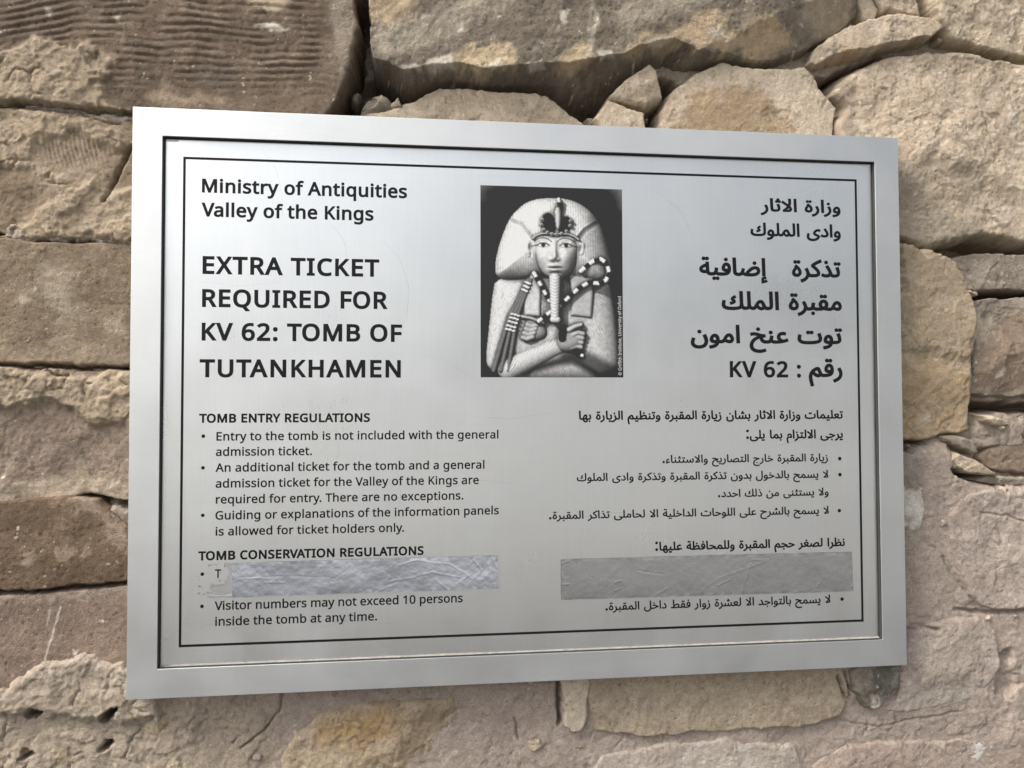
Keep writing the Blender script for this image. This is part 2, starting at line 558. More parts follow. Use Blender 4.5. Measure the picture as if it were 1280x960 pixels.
for pts, w, dep in [
    ([(110, 140), (130, 140), (172, 146)], 0.0011, 0.014),
    ([(-20, 455), (40, 457), (100, 459), (172, 460)], 0.0013, 0.016),
    ([(-20, 741), (40, 740), (90, 735), (130, 732), (172, 727)], 0.0012, 0.014),
    ([(-20, 130), (40, 131), (80, 135), (112, 140)], 0.0007, 0.005),
    ([(163, 184), (150, 212), (139, 237), (132, 252)], 0.0013, 0.010),
    ([(-20, 131), (40, 136), (100, 143), (118, 152), (150, 156)], 0.0008, 0.004),
    ([(355, 862), (347, 890), (330, 915), (300, 935)], 0.0007, 0.004),
    ([(697, 846), (700, 868), (699, 905)], 0.0015, 0.014),
    ([(643, 900), (649, 925)], 0.0008, 0.004),
    ([(1179, 697), (1196, 722), (1222, 757)], 0.0012, 0.003),
    ([(1128, 788), (1150, 783), (1172, 786)], 0.0012, 0.006),
    ([(1196, 762), (1230, 766), (1282, 764)], 0.0016, 0.006),
    ([(1046, 845), (1052, 860), (1056, 872)], 0.0014, 0.010),
    ([(1000, 905), (1050, 902), (1100, 908), (1200, 890)], 0.0008, 0.002),
    ([(1240, 262), (1252, 280), (1262, 300)], 0.0008, 0.004),
    ([(1165, 308), (1172, 322), (1180, 318)], 0.0008, 0.003),
    ([(1216, 380), (1222, 400), (1224, 430), (1217, 462)], 0.0010, 0.004),
    ([(1232, 140), (1238, 155), (1243, 172)], 0.0006, 0.002),
    ([(60, 463), (70, 470), (85, 469)], 0.0010, 0.005),
    ([(1225, 640), (1260, 645), (1290, 655)], 0.0006, 0.002),
]:
    CRACKS.append((wp(pts), w, dep))


def chisel_ribs(X, Z):
    """rows of tool marks across the big upper block, tilted near its left end"""
    (lx, _), (kx, _) = wp([(0, 60), (92, 60)])
    zz = Z + 0.0036 * fbm(X, Z, 0.10, 3, 500) + 0.0013 * fbm(X, Z, 0.025, 4, 501) - 0.02 * (X - kx)
    zz = zz - np.where(X < kx, 0.24 * (X - kx), 0.0)
    ph = zz / 0.0064 * 2 * math.pi
    amp = 0.00085 * (0.65 + 1.3 * fbm(X, Z, 0.03, 4, 502)).clip(0.04, 1.6)
    r = np.sin(ph) * 0.75 + 0.25 * np.sin(2 * ph + 1.0)
    (_, zlow), = wp([(300, 118)])
    fade = smooth(zlow - 0.012, zlow + 0.012, Z + 0.01 * fbm(X, Z, 0.04, 3, 503))
    (xr, _), = wp([(405, 60)])
    fade = fade * smooth(xr + 0.01, xr - 0.015, X)
    return amp * r * fade


def fine_ribs(X, Z):
    (cx, cz), = wp([(92, 180)])
    m = smooth(0.036, 0.018, np.hypot((X - cx) * 0.8, (Z - cz) * 1.5))
    return 0.0006 * m * np.sin((X + 0.25 * Z + 0.001 * fbm(X, Z, 0.02, 2, 511)) / 0.0036 * 6.283)


T_TAN = ((0.45, 0.375, 0.285), (0.385, 0.318, 0.24), (0.50, 0.43, 0.34))
T_PALE = ((0.47, 0.395, 0.295), (0.42, 0.35, 0.265), (0.52, 0.45, 0.355))
T_GREY = ((0.27, 0.232, 0.188), (0.22, 0.19, 0.155), (0.34, 0.30, 0.25))
T_BROWN = ((0.215, 0.165, 0.125), (0.18, 0.138, 0.105), (0.27, 0.21, 0.16))
T_UMBER = ((0.142, 0.100, 0.068), (0.119, 0.083, 0.057), (0.174, 0.129, 0.092))
T_PINK = ((0.355, 0.30, 0.262), (0.31, 0.258, 0.222), (0.415, 0.36, 0.32))
SAND = (0.46, 0.385, 0.28)
OCHRE = (0.35, 0.235, 0.105)
WHITE = (0.58, 0.54, 0.47)

# ---- left column, from the top
stone([(-320, -280), (432, -280), (441, -30), (440, 0), (448, 35), (445, 60), (438, 80), (431, 103), (420, 125), (404, 150), (400, 190),
       (300, 200), (180, 190), (166, 146), (120, 138), (60, 132), (0, 129), (-320, 126)],
      ((0.146, 0.110, 0.081), (0.120, 0.091, 0.067), (0.188, 0.147, 0.112)), H=0.006, edge=0.006, rough=0.0007, seed=11, facet=0.15, ribs=chisel_ribs, grow=0.0036, crumb=0.1,
      plaster=[([(-20, 86), (50, 52), (100, 60), (148, 76), (142, 98), (118, 110), (160, 140), (150, 152), (-20, 140)], 0.0005, 0.004)],
      patches=[([(315, 5), (345, -12), (370, 0), (350, 14), (340, 22)], SAND, 0.003, 0.95), ([(325, 34), (345, 30), (356, 42), (338, 45)], WHITE, 0.003, 0.9),
               ([(62, 12), (70, 12), (70, 20), (63, 20)], WHITE, 0.002, 0.9), ([(146, 22), (153, 20), (153, 32), (148, 31)], (0.42, 0.37, 0.3), 0.002, 0.9),
               ([(415, 0), (440, -5), (446, 40), (438, 80), (425, 95), (415, 60)], (0.31, 0.27, 0.215), 0.008, 0.8),
               ([(250, 92), (290, 84), (312, 96), (300, 108), (262, 104)], (0.12, 0.105, 0.09), 0.008, 0.5),
               ([(190, 120), (270, 122), (275, 134), (190, 130)], (0.33, 0.26, 0.18), 0.004, 0.7)],
      fleck=0.02, label='large dark block with rows of chisel ridges', power=3)
stone([(-320, 136), (0, 136), (60, 139), (120, 147), (160, 152), (210, 160), (210, 304), (165, 304), (100, 300), (50, 298), (12, 294), (-2, 284), (-320, 280)],
      ((0.30, 0.24, 0.175), (0.255, 0.20, 0.148), (0.35, 0.285, 0.21)), H=0.0035, edge=0.005, rough=0.0013, seed=12, facet=0.5, grow=0.0036, ribs=fine_ribs,
      plaster=[([(-20, 138), (60, 142), (150, 158), (150, 190), (100, 170), (60, 175), (40, 205), (-20, 212)], 0.001, 0.005),
               ([(50, 200), (90, 225), (140, 240), (200, 230), (200, 300), (20, 300), (40, 270), (80, 250), (48, 230)], 0.0005, 0.005)],
      patches=[([(-5, 212), (35, 205), (50, 225), (45, 262), (25, 280), (-5, 285)], (0.20, 0.15, 0.105), 0.005, 0.85), ([(0, 206), (20, 202), (42, 210), (20, 213)], WHITE, 0.003, 0.6)],
      label='rough block with crumbling sandy plaster')
stone([(-320, 294), (0, 300), (30, 301), (60, 305), (165, 307), (210, 310), (210, 462), (165, 459.5), (100, 458), (0, 455), (-320, 450)],
      ((0.222, 0.175, 0.124), (0.19, 0.147, 0.104), (0.27, 0.217, 0.16)), H=0.005, edge=0.0045, rough=0.0006, seed=13, facet=0.25, grow=0.0036, crumb=0.1, warp=0.0018, power=3.2,
      cuts=[(90, 418, 0.45, -0.9, 0.12)],
      patches=[([(52, 330), (80, 322), (98, 350), (90, 372), (105, 400), (80, 402), (62, 380), (50, 360)], (0.36, 0.31, 0.245), 0.008, 0.7),
               ([(0, 345), (40, 335), (55, 360), (20, 372), (0, 380)], (0.24, 0.185, 0.135), 0.008, 0.7),
               ([(130, 405), (150, 400), (160, 420), (140, 425)], (0.37, 0.315, 0.24), 0.004, 0.7), ([(26, 372), (44, 370), (40, 378), (28, 378)], WHITE, 0.003, 0.6),
               ([(0, 440), (80, 425), (165, 440), (165, 460), (0, 458)], (0.33, 0.27, 0.2), 0.006, 0.6)], label='smooth sawn block with a faint diagonal line')
stone([(-320, 457), (0, 459), (60, 462.5), (165, 463.5), (210, 464), (210, 640), (165, 622), (110, 616), (60, 621), (0, 628), (-320, 630)],
      ((0.30, 0.24, 0.185), (0.265, 0.208, 0.16), (0.34, 0.285, 0.22)), H=0.0045, edge=0.004, rough=0.0013, seed=14, facet=0.5, grow=0.0036, power=3.2,
      plaster=[([(-20, 462), (200, 466), (200, 540), (120, 530), (70, 505), (20, 508), (-20, 520)], 0.0006, 0.006)],
      patches=[([(0, 512), (60, 510), (110, 535), (165, 548), (165, 590), (90, 598), (0, 605)], (0.20, 0.155, 0.128), 0.008, 0.75),
               ([(0, 612), (60, 596), (120, 592), (165, 604), (165, 625), (60, 618), (0, 626)], (0.40, 0.34, 0.26), 0.005, 0.75)])
stone([(-320, 632), (0, 629), (40, 624), (80, 621), (120, 626), (145, 645), (170, 668), (210, 680), (210, 724), (165, 727), (120, 732), (60, 737.5), (0, 739), (-320, 737)],
      T_UMBER, H=0.004, edge=0.004, rough=0.0006, seed=15, facet=0.3, grow=0.0036, crumb=0.1, warp=0.002, fleck=0.035, power=3,
      patches=[([(74, 682), (90, 680), (94, 694), (78, 696)], (0.33, 0.27, 0.2), 0.003, 0.7), ([(102, 684), (113, 684), (112, 694), (104, 694)], (0.33, 0.27, 0.2), 0.003, 0.7),
               ([(27, 688), (45, 684), (46, 702), (30, 702)], (0.33, 0.28, 0.22), 0.003, 0.7),
               ([(60, 622), (120, 626), (165, 672), (165, 690), (130, 655), (90, 632)], (0.32, 0.26, 0.2), 0.005, 0.8)], label='dark umber block with pale smudges')
stone([(-320, 743), (0, 744), (60, 742.5), (120, 737), (165, 732), (210, 730), (210, 870), (165, 860), (150, 846), (110, 828), (75, 834), (45, 852), (0, 860), (-320, 865)],
      ((0.215, 0.162, 0.128), (0.185, 0.14, 0.112), (0.25, 0.195, 0.155)), H=0.0035, edge=0.004, rough=0.0005, seed=16, facet=0.25, grow=0.0036, crumb=0.1, warp=0.002, power=3,
      patches=[([(75, 757), (77, 757), (68, 790), (56, 830), (51, 852), (50, 851), (55, 828), (66, 788)], WHITE, 0.0005, 0.8), ([(62, 760), (64, 760), (60, 782), (58, 782)], WHITE, 0.0006, 0.7),
               ([(0, 744), (60, 744), (165, 733), (165, 742), (60, 752), (0, 753)], (0.31, 0.265, 0.215), 0.003, 0.7)], label='purple brown block with white scratches')

# ---- top row
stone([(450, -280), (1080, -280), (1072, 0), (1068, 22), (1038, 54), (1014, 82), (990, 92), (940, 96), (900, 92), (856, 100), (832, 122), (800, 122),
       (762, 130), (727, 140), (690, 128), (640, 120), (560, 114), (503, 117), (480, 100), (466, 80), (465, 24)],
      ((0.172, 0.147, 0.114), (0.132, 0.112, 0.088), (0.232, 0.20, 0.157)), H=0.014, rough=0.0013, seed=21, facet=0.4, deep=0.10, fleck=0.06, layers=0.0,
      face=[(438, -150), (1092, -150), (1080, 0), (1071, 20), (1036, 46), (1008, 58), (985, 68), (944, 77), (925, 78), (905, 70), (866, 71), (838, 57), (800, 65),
            (778, 72), (744, 80), (716, 84), (685, 88), (640, 88), (606, 92), (572, 83), (530, 88), (503, 92), (467, 78), (464, 60), (450, 0)],
      cuts=[(920, 42, 0.5, -0.86, 0.45), (620, 30, -0.35, 0.9, 0.04)],
      patches=[([(440, -40), (530, -40), (528, 5), (510, 25), (490, 46), (472, 38), (462, 22)], (0.43, 0.345, 0.235), 0.003, 0.95),
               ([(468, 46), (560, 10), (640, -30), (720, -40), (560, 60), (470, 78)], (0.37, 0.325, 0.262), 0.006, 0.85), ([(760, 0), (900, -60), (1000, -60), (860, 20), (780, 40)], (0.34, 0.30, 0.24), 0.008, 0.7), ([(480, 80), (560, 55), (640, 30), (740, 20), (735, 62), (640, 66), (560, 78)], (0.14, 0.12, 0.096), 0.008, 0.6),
               ([(560, 78), (590, 60), (640, 62), (645, 88), (600, 95), (570, 88)], (0.43, 0.345, 0.23), 0.003, 0.9),
               ([(690, 88), (715, 60), (725, 56), (740, 80), (716, 90)], (0.43, 0.345, 0.23), 0.003, 0.9),
               ([(775, 75), (800, 50), (840, 46), (880, 20), (905, 40), (925, 60), (900, 74), (840, 62)], (0.42, 0.33, 0.215), 0.004, 0.85),
               ([(735, 5), (745, 30), (740, 60), (734, 78), (728, 60), (736, 30)], (0.45, 0.4, 0.33), 0.002, 0.7),
               ([(530, 82), (560, 76), (570, 86), (540, 92)], WHITE, 0.002, 0.8), ([(500, 88), (520, 84), (528, 90), (506, 93)], WHITE, 0.0012, 0.7), ([(606, 86), (622, 80), (628, 88), (612, 93)], WHITE, 0.0012, 0.7), ([(655, 86), (672, 82), (680, 89), (660, 91)], WHITE, 0.0012, 0.8), ([(742, 72), (760, 70), (768, 76), (746, 80)], WHITE, 0.0012, 0.8), ([(800, 60), (832, 52), (838, 57), (806, 66)], WHITE, 0.0012, 0.7), ([(880, 44), (896, 42), (898, 56), (884, 54)], WHITE, 0.0015, 0.8), ([(570, 38), (576, 36), (578, 46), (572, 46)], WHITE, 0.0012, 0.8), ([(695, 24), (708, 22), (706, 38), (696, 40)], WHITE, 0.002, 0.85),
               ([(920, 40), (955, 22), (990, 55), (960, 72), (925, 74)], (0.42, 0.32, 0.20), 0.004, 0.9), ([(1000, 0), (1068, -10), (1060, 30), (1030, 45), (1000, 30)], (0.38, 0.315, 0.23), 0.006, 0.7)],
      label='wide overhanging slab with a broken lower edge')

stone([(420, 146), (430, 139), (470, 130), (513, 117), (548, 104), (572, 103), (615, 107), (658, 105), (682, 111), (709, 128), (730, 143), (752, 160), (756, 190), (420, 190)],
      T_TAN, H=0.001, edge=0.0060, rough=0.0009, seed=22, cuts=[(690, 118, 0.75, 0.6, 0.35), (512, 122, -0.5, 0.86, 0.25)],
      patches=[([(513, 117), (560, 102), (590, 106), (545, 118), (530, 124)], (0.31, 0.265, 0.205), 0.004, 0.7),
               ([(430, 150), (560, 146), (760, 160), (760, 175), (430, 175)], (0.37, 0.28, 0.21), 0.008, 0.6)], label='long low tan stone under the slab')
stone([(763, 116), (780, 100), (809, 79), (821, 85), (824, 102), (832, 124), (822, 129), (809, 135), (786, 129), (764, 121)],
      T_PALE, H=0.003, edge=0.0042, rough=0.0006, seed=23, fleck=0.01, cuts=[(800, 108, 0.7, -0.7, 0.30), (785, 110, -0.75, 0.66, 0.3)], name='wedge_stone',
      label='small pale three cornered wedge stone')
stone([(743, 146), (752, 133), (761, 124), (786, 130), (808, 136), (811, 164), (790, 168), (757, 166), (748, 156)],
      T_TAN, H=-0.001, edge=0.0042, rough=0.0007, seed=24, fleck=0.01, cuts=[(765, 140, -0.8, -0.3, 0.3)], name='wedge_stone', label='small blocky wedge stone under the pale one')
stone([(828, 138), (833, 120), (846, 103), (870, 88), (905, 76), (930, 79), (952, 81), (1010, 82), (1022, 92), (1030, 102), (1040, 116), (1053, 132), (1046, 150), (1042, 185), (826, 185)],
      T_TAN, H=0.005, edge=0.0048, rough=0.0008, seed=25, cuts=[(930, 112, -0.32, -0.95, 0.14), (1010, 150, 0.9, -0.4, 0.2), (858, 112, -0.9, 0.25, 0.3)],
      patches=[([(860, 118), (900, 108), (940, 113), (985, 140), (1004, 170), (1000, 185), (840, 185), (850, 140)], (0.29, 0.215, 0.13), 0.004, 0.85), ([(905, 74), (1012, 80), (1050, 130), (1046, 150), (1000, 142), (945, 108), (880, 104)], (0.475, 0.405, 0.315), 0.003, 0.8),
               ([(850, 120), (862, 112), (860, 150), (850, 150)], (0.47, 0.41, 0.33), 0.004, 0.6), ([(985, 132), (1008, 142), (1030, 150), (1010, 170), (1000, 150)], (0.5, 0.43, 0.33), 0.004, 0.6),
               ([(930, 98), (942, 100), (946, 108), (934, 106)], (0.2, 0.18, 0.15), 0.002, 0.6)], label='split stone with a smooth top facet and rougher tan face')
stone([(1010, 82), (1022, 62), (1032, 50), (1061, 35), (1090, 27), (1118, 22.5), (1155, 25), (1174, 36), (1172, 50), (1150, 56), (1131, 60), (1112, 64), (1080, 76), (1046, 93), (1024, 95)],
      T_TAN, H=0.008, rough=0.0009, seed=26, deep=0.085, fleck=0.03, face=[(1010, 76), (1022, 58), (1036, 46), (1061, 32), (1118, 19), (1160, 22), (1180, 36), (1160, 50), (1131, 54), (1112, 58), (1085, 63), (1062, 66), (1045, 66), (1022, 80)],
      patches=[([(1025, 78), (1045, 66), (1080, 66), (1060, 78), (1030, 88)], (0.36, 0.265, 0.155), 0.004, 0.8)], label='lens shaped stone wedged above the big block')
stone([(1070, -60), (1092, -60), (1093, 0), (1100, 15), (1096, 26), (1082, 24), (1071, 2)], T_TAN, H=0.000, edge=0.0036, rough=0.0008, seed=27, name='wedge_stone', label='small wedge stone at the top edge')
stone([(1095, -70), (1145, -70), (1150, 0), (1158, 23), (1144, 21), (1130, 15), (1113, 13), (1101, 19), (1095, 2)], T_TAN, H=0.002, edge=0.006, rough=0.001, seed=28)
stone([(1152, -280), (1600, -280), (1600, 90), (1280, 69), (1229, 61), (1188, 51), (1171, 31), (1160, 8)],
      T_PALE, H=0.006, edge=0.0054, rough=0.0009, seed=29, fleck=0.02, label='pale block in the upper right corner')
stone([(1041, 112), (1050, 97), (1063, 86), (1090, 73), (1114, 64), (1150, 60), (1190, 58), (1235, 64), (1280, 72), (1600, 96), (1600, 310), (1280, 306), (1258, 301), (1231, 297),
       (1215, 301), (1199, 304), (1165, 312), (1125, 301), (1090, 296), (1044, 230), (1044, 150), (1055, 132)],
      T_TAN, H=0.007, edge=0.010, rough=0.0014, seed=30, fleck=0.05, crumb=0.25,
      cuts=[(1062, 120, -0.97, 0.1, 0.7), (1180, 258, -0.45, -0.9, 0.14), (1235, 285, 0.1, -1, 0.5)],
      patches=[([(1036, 108), (1060, 92), (1070, 110), (1066, 140), (1072, 175), (1040, 180)], (0.235, 0.19, 0.15), 0.004, 0.8),
               ([(1118, 215), (1140, 228), (1170, 255), (1200, 272), (1236, 272), (1230, 292), (1165, 310), (1110, 305)], (0.275, 0.24, 0.19), 0.004, 0.85),
               ([(1262, 136), (1276, 134), (1278, 150), (1262, 152)], WHITE, 0.003, 0.7), ([(1246, 250), (1262, 246), (1270, 275), (1250, 285)], (0.46, 0.41, 0.34), 0.006, 0.6)],
      label='biggest tan block with pitted skin')

# ---- right column
stone([(1192, 323), (1203, 318), (1216, 315.5), (1280, 314), (1600, 312), (1600, 364), (1280, 360), (1240, 361), (1208, 363)],
      T_GREY, H=-0.003, edge=0.0030, rough=0.0008, seed=31, fleck=0.03, patches=[([(1225, 326), (1248, 322), (1250, 350), (1228, 354)], (0.39, 0.35, 0.29), 0.005, 0.7)], label='thin grey block between dark gaps')
stone([(1217, 376), (1235, 373.5), (1280, 371.5), (1600, 368), (1600, 514), (1280, 513), (1240, 512), (1221, 508), (1219, 480), (1224, 440), (1222, 400)],
      T_GREY, H=0.001, edge=0.0036, rough=0.0006, seed=32, deep=0.075, face=[(1214, 372), (1280, 366), (1430, 362), (1430, 494), (1280, 495), (1240, 494), (1217, 490)],
      patches=[([(1228, 440), (1262, 395), (1285, 385), (1400, 380), (1400, 495), (1280, 494), (1222, 490)], (0.215, 0.16, 0.115), 0.005, 0.85),
               ([(1225, 400), (1232, 392), (1245, 402), (1235, 425), (1225, 428)], (0.45, 0.39, 0.3), 0.006, 0.7), ([(1252, 462), (1260, 460), (1258, 470), (1250, 470)], WHITE, 0.002, 0.8)],
      label='grey block with a brown lower face')
stone([(1090, 296), (1125, 301), (1156, 308), (1180, 314), (1195, 323), (1204, 348), (1214, 372), (1221, 388), (1224, 425), (1217, 462), (1218, 500), (1219, 540), (1190, 546), (1160, 553), (1127, 554), (1090, 550)],
      T_TAN, H=0.004, edge=0.007, rough=0.001, seed=33, fleck=0.06, warp=0.002,
      patches=[([(1120, 450), (1160, 440), (1200, 455), (1222, 470), (1222, 545), (1120, 556)], (0.31, 0.225, 0.125), 0.010, 0.75),
               ([(1120, 300), (1190, 320), (1214, 380), (1215, 440), (1120, 430)], (0.44, 0.37, 0.29), 0.01, 0.5), ([(1138, 432), (1152, 428), (1150, 438), (1140, 440)], WHITE, 0.003, 0.8),
               ([(1156, 520), (1168, 516), (1170, 530), (1160, 532)], (0.5, 0.45, 0.37), 0.003, 0.8)],
      plaster=[([(1120, 296), (1190, 316), (1216, 372), (1222, 420), (1205, 452), (1170, 445), (1120, 440)], 0.0008, 0.006)], plump=0.5, label='tall light stone with an ochre speckled foot')
stone([(1222, 517), (1250, 519), (1270, 532), (1250, 534), (1228, 528)], T_PALE, H=0.000, edge=0.004, rough=0.0005, seed=34, tilt=(0, 0.3), name='flake', label='pale flake lying in the joint')
stone([(1262, 520), (1600, 510), (1600, 548), (1280, 548), (1258, 545), (1270, 534)], T_GREY, H=-0.004, edge=0.004, rough=0.0008, seed=35, name='flake')
stone([(1228, 575), (1238, 558), (1262, 548), (1290, 545), (1600, 545), (1600, 598), (1280, 596), (1250, 592), (1236, 588)],
      T_BROWN, H=0.000, edge=0.008, rough=0.0006, seed=36, label='smooth dark brown stone at the right edge')
stone([(1186, 574), (1198, 564), (1215, 572), (1235, 586), (1255, 596), (1232, 596), (1205, 590)], T_TAN, H=0.004, edge=0.004, rough=0.0006, seed=37, tilt=(0, 0.15), name='flake', label='thin slate like flake above a dark gap')
stone([(1216, 600), (1238, 594), (1280, 597), (1600, 600), (1600, 620), (1290, 612), (1258, 610), (1236, 605)], T_GREY, H=0.003, edge=0.004, rough=0.0006, seed=38, tilt=(0, 0.15), name='flake')
stone([(1182, 545), (1200, 543), (1222, 548), (1228, 560), (1222, 570), (1200, 560), (1184, 552)], T_GREY, H=0.001, edge=0.004, rough=0.0007, seed=39, name='flake')
stone([(1095, 560), (1130, 562), (1152, 578), (1161, 605), (1162, 640), (1152, 668), (1136, 674), (1095, 672)],
      T_GREY, H=0.0045, edge=0.008, rough=0.001, seed=40, fleck=0.05,
      patches=[([(1120, 612), (1150, 610), (1160, 625), (1155, 655), (1140, 672), (1118, 665)], (0.56, 0.54, 0.49), 0.004, 0.95)], label='grey stone with white flaking patch')
stone([(1186, 692), (1183, 640), (1200, 620), (1240, 608), (1280, 614), (1600, 622), (1600, 770), (1280, 766), (1240, 763), (1222, 757), (1200, 728)],
      T_PINK, H=0.006, edge=0.010, rough=0.0014, facet=0.5, seed=41, grow=0.003, fleck=0.03, patches=[([(1230, 650), (1290, 645), (1400, 700), (1290, 740), (1240, 720)], (0.43, 0.37, 0.315), 0.012, 0.6)], label='broad pinkish grey stone at the lower right')
stone([(1124, 800), (1140, 782), (1180, 770), (1224, 768), (1246, 790), (1250, 825), (1243, 862), (1205, 880), (1150, 892), (1108, 895), (1092, 888), (1118, 872)],
      T_PINK, H=0.005, edge=0.009, rough=0.0013, facet=0.5, seed=42, grow=0.003, fleck=0.05, patches=[([(1130, 850), (1180, 860), (1240, 855), (1200, 882), (1120, 892)], (0.45, 0.41, 0.35), 0.006, 0.7),
               ([(1140, 800), (1180, 780), (1220, 790), (1210, 840), (1150, 850)], (0.42, 0.37, 0.31), 0.008, 0.6)], label='pale cracked stone below the right corner of the sign')
stone([(1264, 792), (1290, 785), (1600, 780), (1600, 905), (1290, 885), (1282, 862), (1270, 835)], T_PINK, H=0.005, edge=0.008, rough=0.0012, seed=43, fleck=0.04)
stone([(1056, 838), (1070, 815), (1118, 815), (1126, 845), (1116, 874), (1094, 888), (1074, 884), (1060, 866)],
      ((0.135, 0.125, 0.10), (0.19, 0.175, 0.14), (0.30, 0.28, 0.235)), H=0.005, edge=0.008, rough=0.0035, warp=0.006, crumb=1.0, seed=44, fleck=0.09, patches=[([(1085, 868), (1110, 868), (1118, 885), (1090, 892)], (0.45, 0.42, 0.37), 0.005, 0.85), ([(1056, 838), (1075, 830), (1080, 862), (1062, 868)], (0.27, 0.235, 0.195), 0.006, 0.8), ([(1088, 825), (1112, 822), (1112, 856), (1094, 856)], (0.10, 0.105, 0.085), 0.005, 0.7)], label='dark mossy grey stone under the sign corner')

# ---- bottom row
stone([(139, 925), (150, 885), (180, 868), (232, 860), (282, 868), (298, 892), (286, 922), (268, 948), (222, 972), (160, 966), (136, 950)],
      ((0.36, 0.30, 0.215), (0.30, 0.245, 0.17), (0.42, 0.365, 0.275)), H=0.004, edge=0.012, rough=0.0022, seed=45, grow=0.003, fleck=0.05, crumb=0.8,
      patches=[([(190, 880), (240, 875), (260, 910), (220, 930)], (0.34, 0.26, 0.14), 0.01, 0.5)], label='rounded ochre stone below the left corner of the sign')
stone([(358, 915), (398, 884), (460, 868), (560, 864), (636, 872), (652, 900), (648, 940), (640, 1240), (350, 1240), (345, 950)],
      ((0.34, 0.275, 0.20), (0.30, 0.235, 0.165), (0.40, 0.335, 0.255)), H=0.004, edge=0.012, rough=0.0024, seed=46, fleck=0.03,
      patches=[([(400, 900), (470, 885), (500, 905), (450, 935), (400, 925)], OCHRE, 0.010, 0.8), ([(560, 910), (610, 895), (648, 905), (645, 945), (580, 950)], (0.33, 0.20, 0.08), 0.008, 0.85),
               ([(520, 895), (600, 880), (640, 890), (590, 915)], (0.20, 0.16, 0.12), 0.008, 0.7), ([(380, 935), (480, 930), (560, 950), (500, 975), (390, 970)], (0.40, 0.325, 0.22), 0.01, 0.6)],
      label='rough ochre stained stone with crumbling face')
stone([(704, 825), (1052, 818), (1057, 868), (1050, 896), (1000, 908), (900, 914), (800, 918), (745, 913), (737, 880)],
      ((0.36, 0.30, 0.225), (0.32, 0.262, 0.20), (0.40, 0.34, 0.265)), H=0.0052, edge=0.006, rough=0.0013, facet=0.25, seed=47, grow=0.003, fleck=0.02, label='long tan stone along the lower edge of the sign')
stone([(701, 830), (741, 830), (739, 862), (735, 900), (727, 915), (715, 916), (704, 908), (700, 880)],
      ((0.50, 0.43, 0.345), (0.46, 0.395, 0.315), (0.53, 0.47, 0.385)), H=0.005, edge=0.005, rough=0.0005, warp=0.0012, seed=48, facet=0.2, fleck=0.01, ribs=None, tilt=(-0.05, 0), name='wedge_stone', label='smooth cream wedge stone set upright')
stone([(748, 940), (800, 930), (900, 924), (990, 926), (1006, 955), (1004, 1240), (740, 1240), (735, 965)],
      ((0.39, 0.345, 0.30), (0.36, 0.31, 0.265), (0.43, 0.39, 0.345)), H=0.003, edge=0.008, rough=0.001, facet=0.3, seed=49, grow=0.003, label='greyish white stone at the bottom edge',
      patches=[([(925, 930), (938, 928), (936, 975), (928, 975)], (0.47, 0.44, 0.41), 0.005, 0.7)])
stone([(1010, 950), (1060, 925), (1150, 920), (1280, 912), (1600, 915), (1600, 1240), (1010, 1240)],
      ((0.35, 0.285, 0.24), (0.31, 0.25, 0.212), (0.39, 0.33, 0.285)), H=0.003, edge=0.010, rough=0.0012, facet=0.4, seed=50, fleck=0.03,
      patches=[([(1222, 925), (1232, 918), (1228, 945), (1216, 955), (1212, 945)], (0.62, 0.6, 0.57), 0.002, 0.9), ([(1238, 928), (1250, 924), (1247, 935), (1240, 936)], (0.62, 0.6, 0.57), 0.002, 0.9),
               ([(1172, 930), (1182, 926), (1178, 938)], (0.6, 0.55, 0.47), 0.002, 0.7)], label='pinkish stone with white paint splashes')
stone([(-320, 905), (0, 902), (28, 906), (45, 925), (40, 950), (0, 968), (-320, 990)], ((0.35, 0.285, 0.2), (0.3, 0.24, 0.165), (0.41, 0.345, 0.26)), H=0.004, edge=0.012, rough=0.0018, seed=51)
stone([(60, 905), (100, 895), (132, 912), (130, 940), (110, 965), (70, 965), (48, 940)], ((0.36, 0.30, 0.215), (0.31, 0.25, 0.175), (0.42, 0.36, 0.28)), H=0.002, edge=0.012, rough=0.002, seed=52)
stone([(-320, 1000), (0, 980), (120, 985), (220, 990), (330, 975), (330, 1240), (-320, 1240)], T_PINK, H=0.003, edge=0.012, rough=0.0014, seed=53)
stone([(392, 850), (470, 845), (478, 862), (450, 875), (410, 874)], T_GREY, H=0.002, edge=0.006, rough=0.001, seed=54)

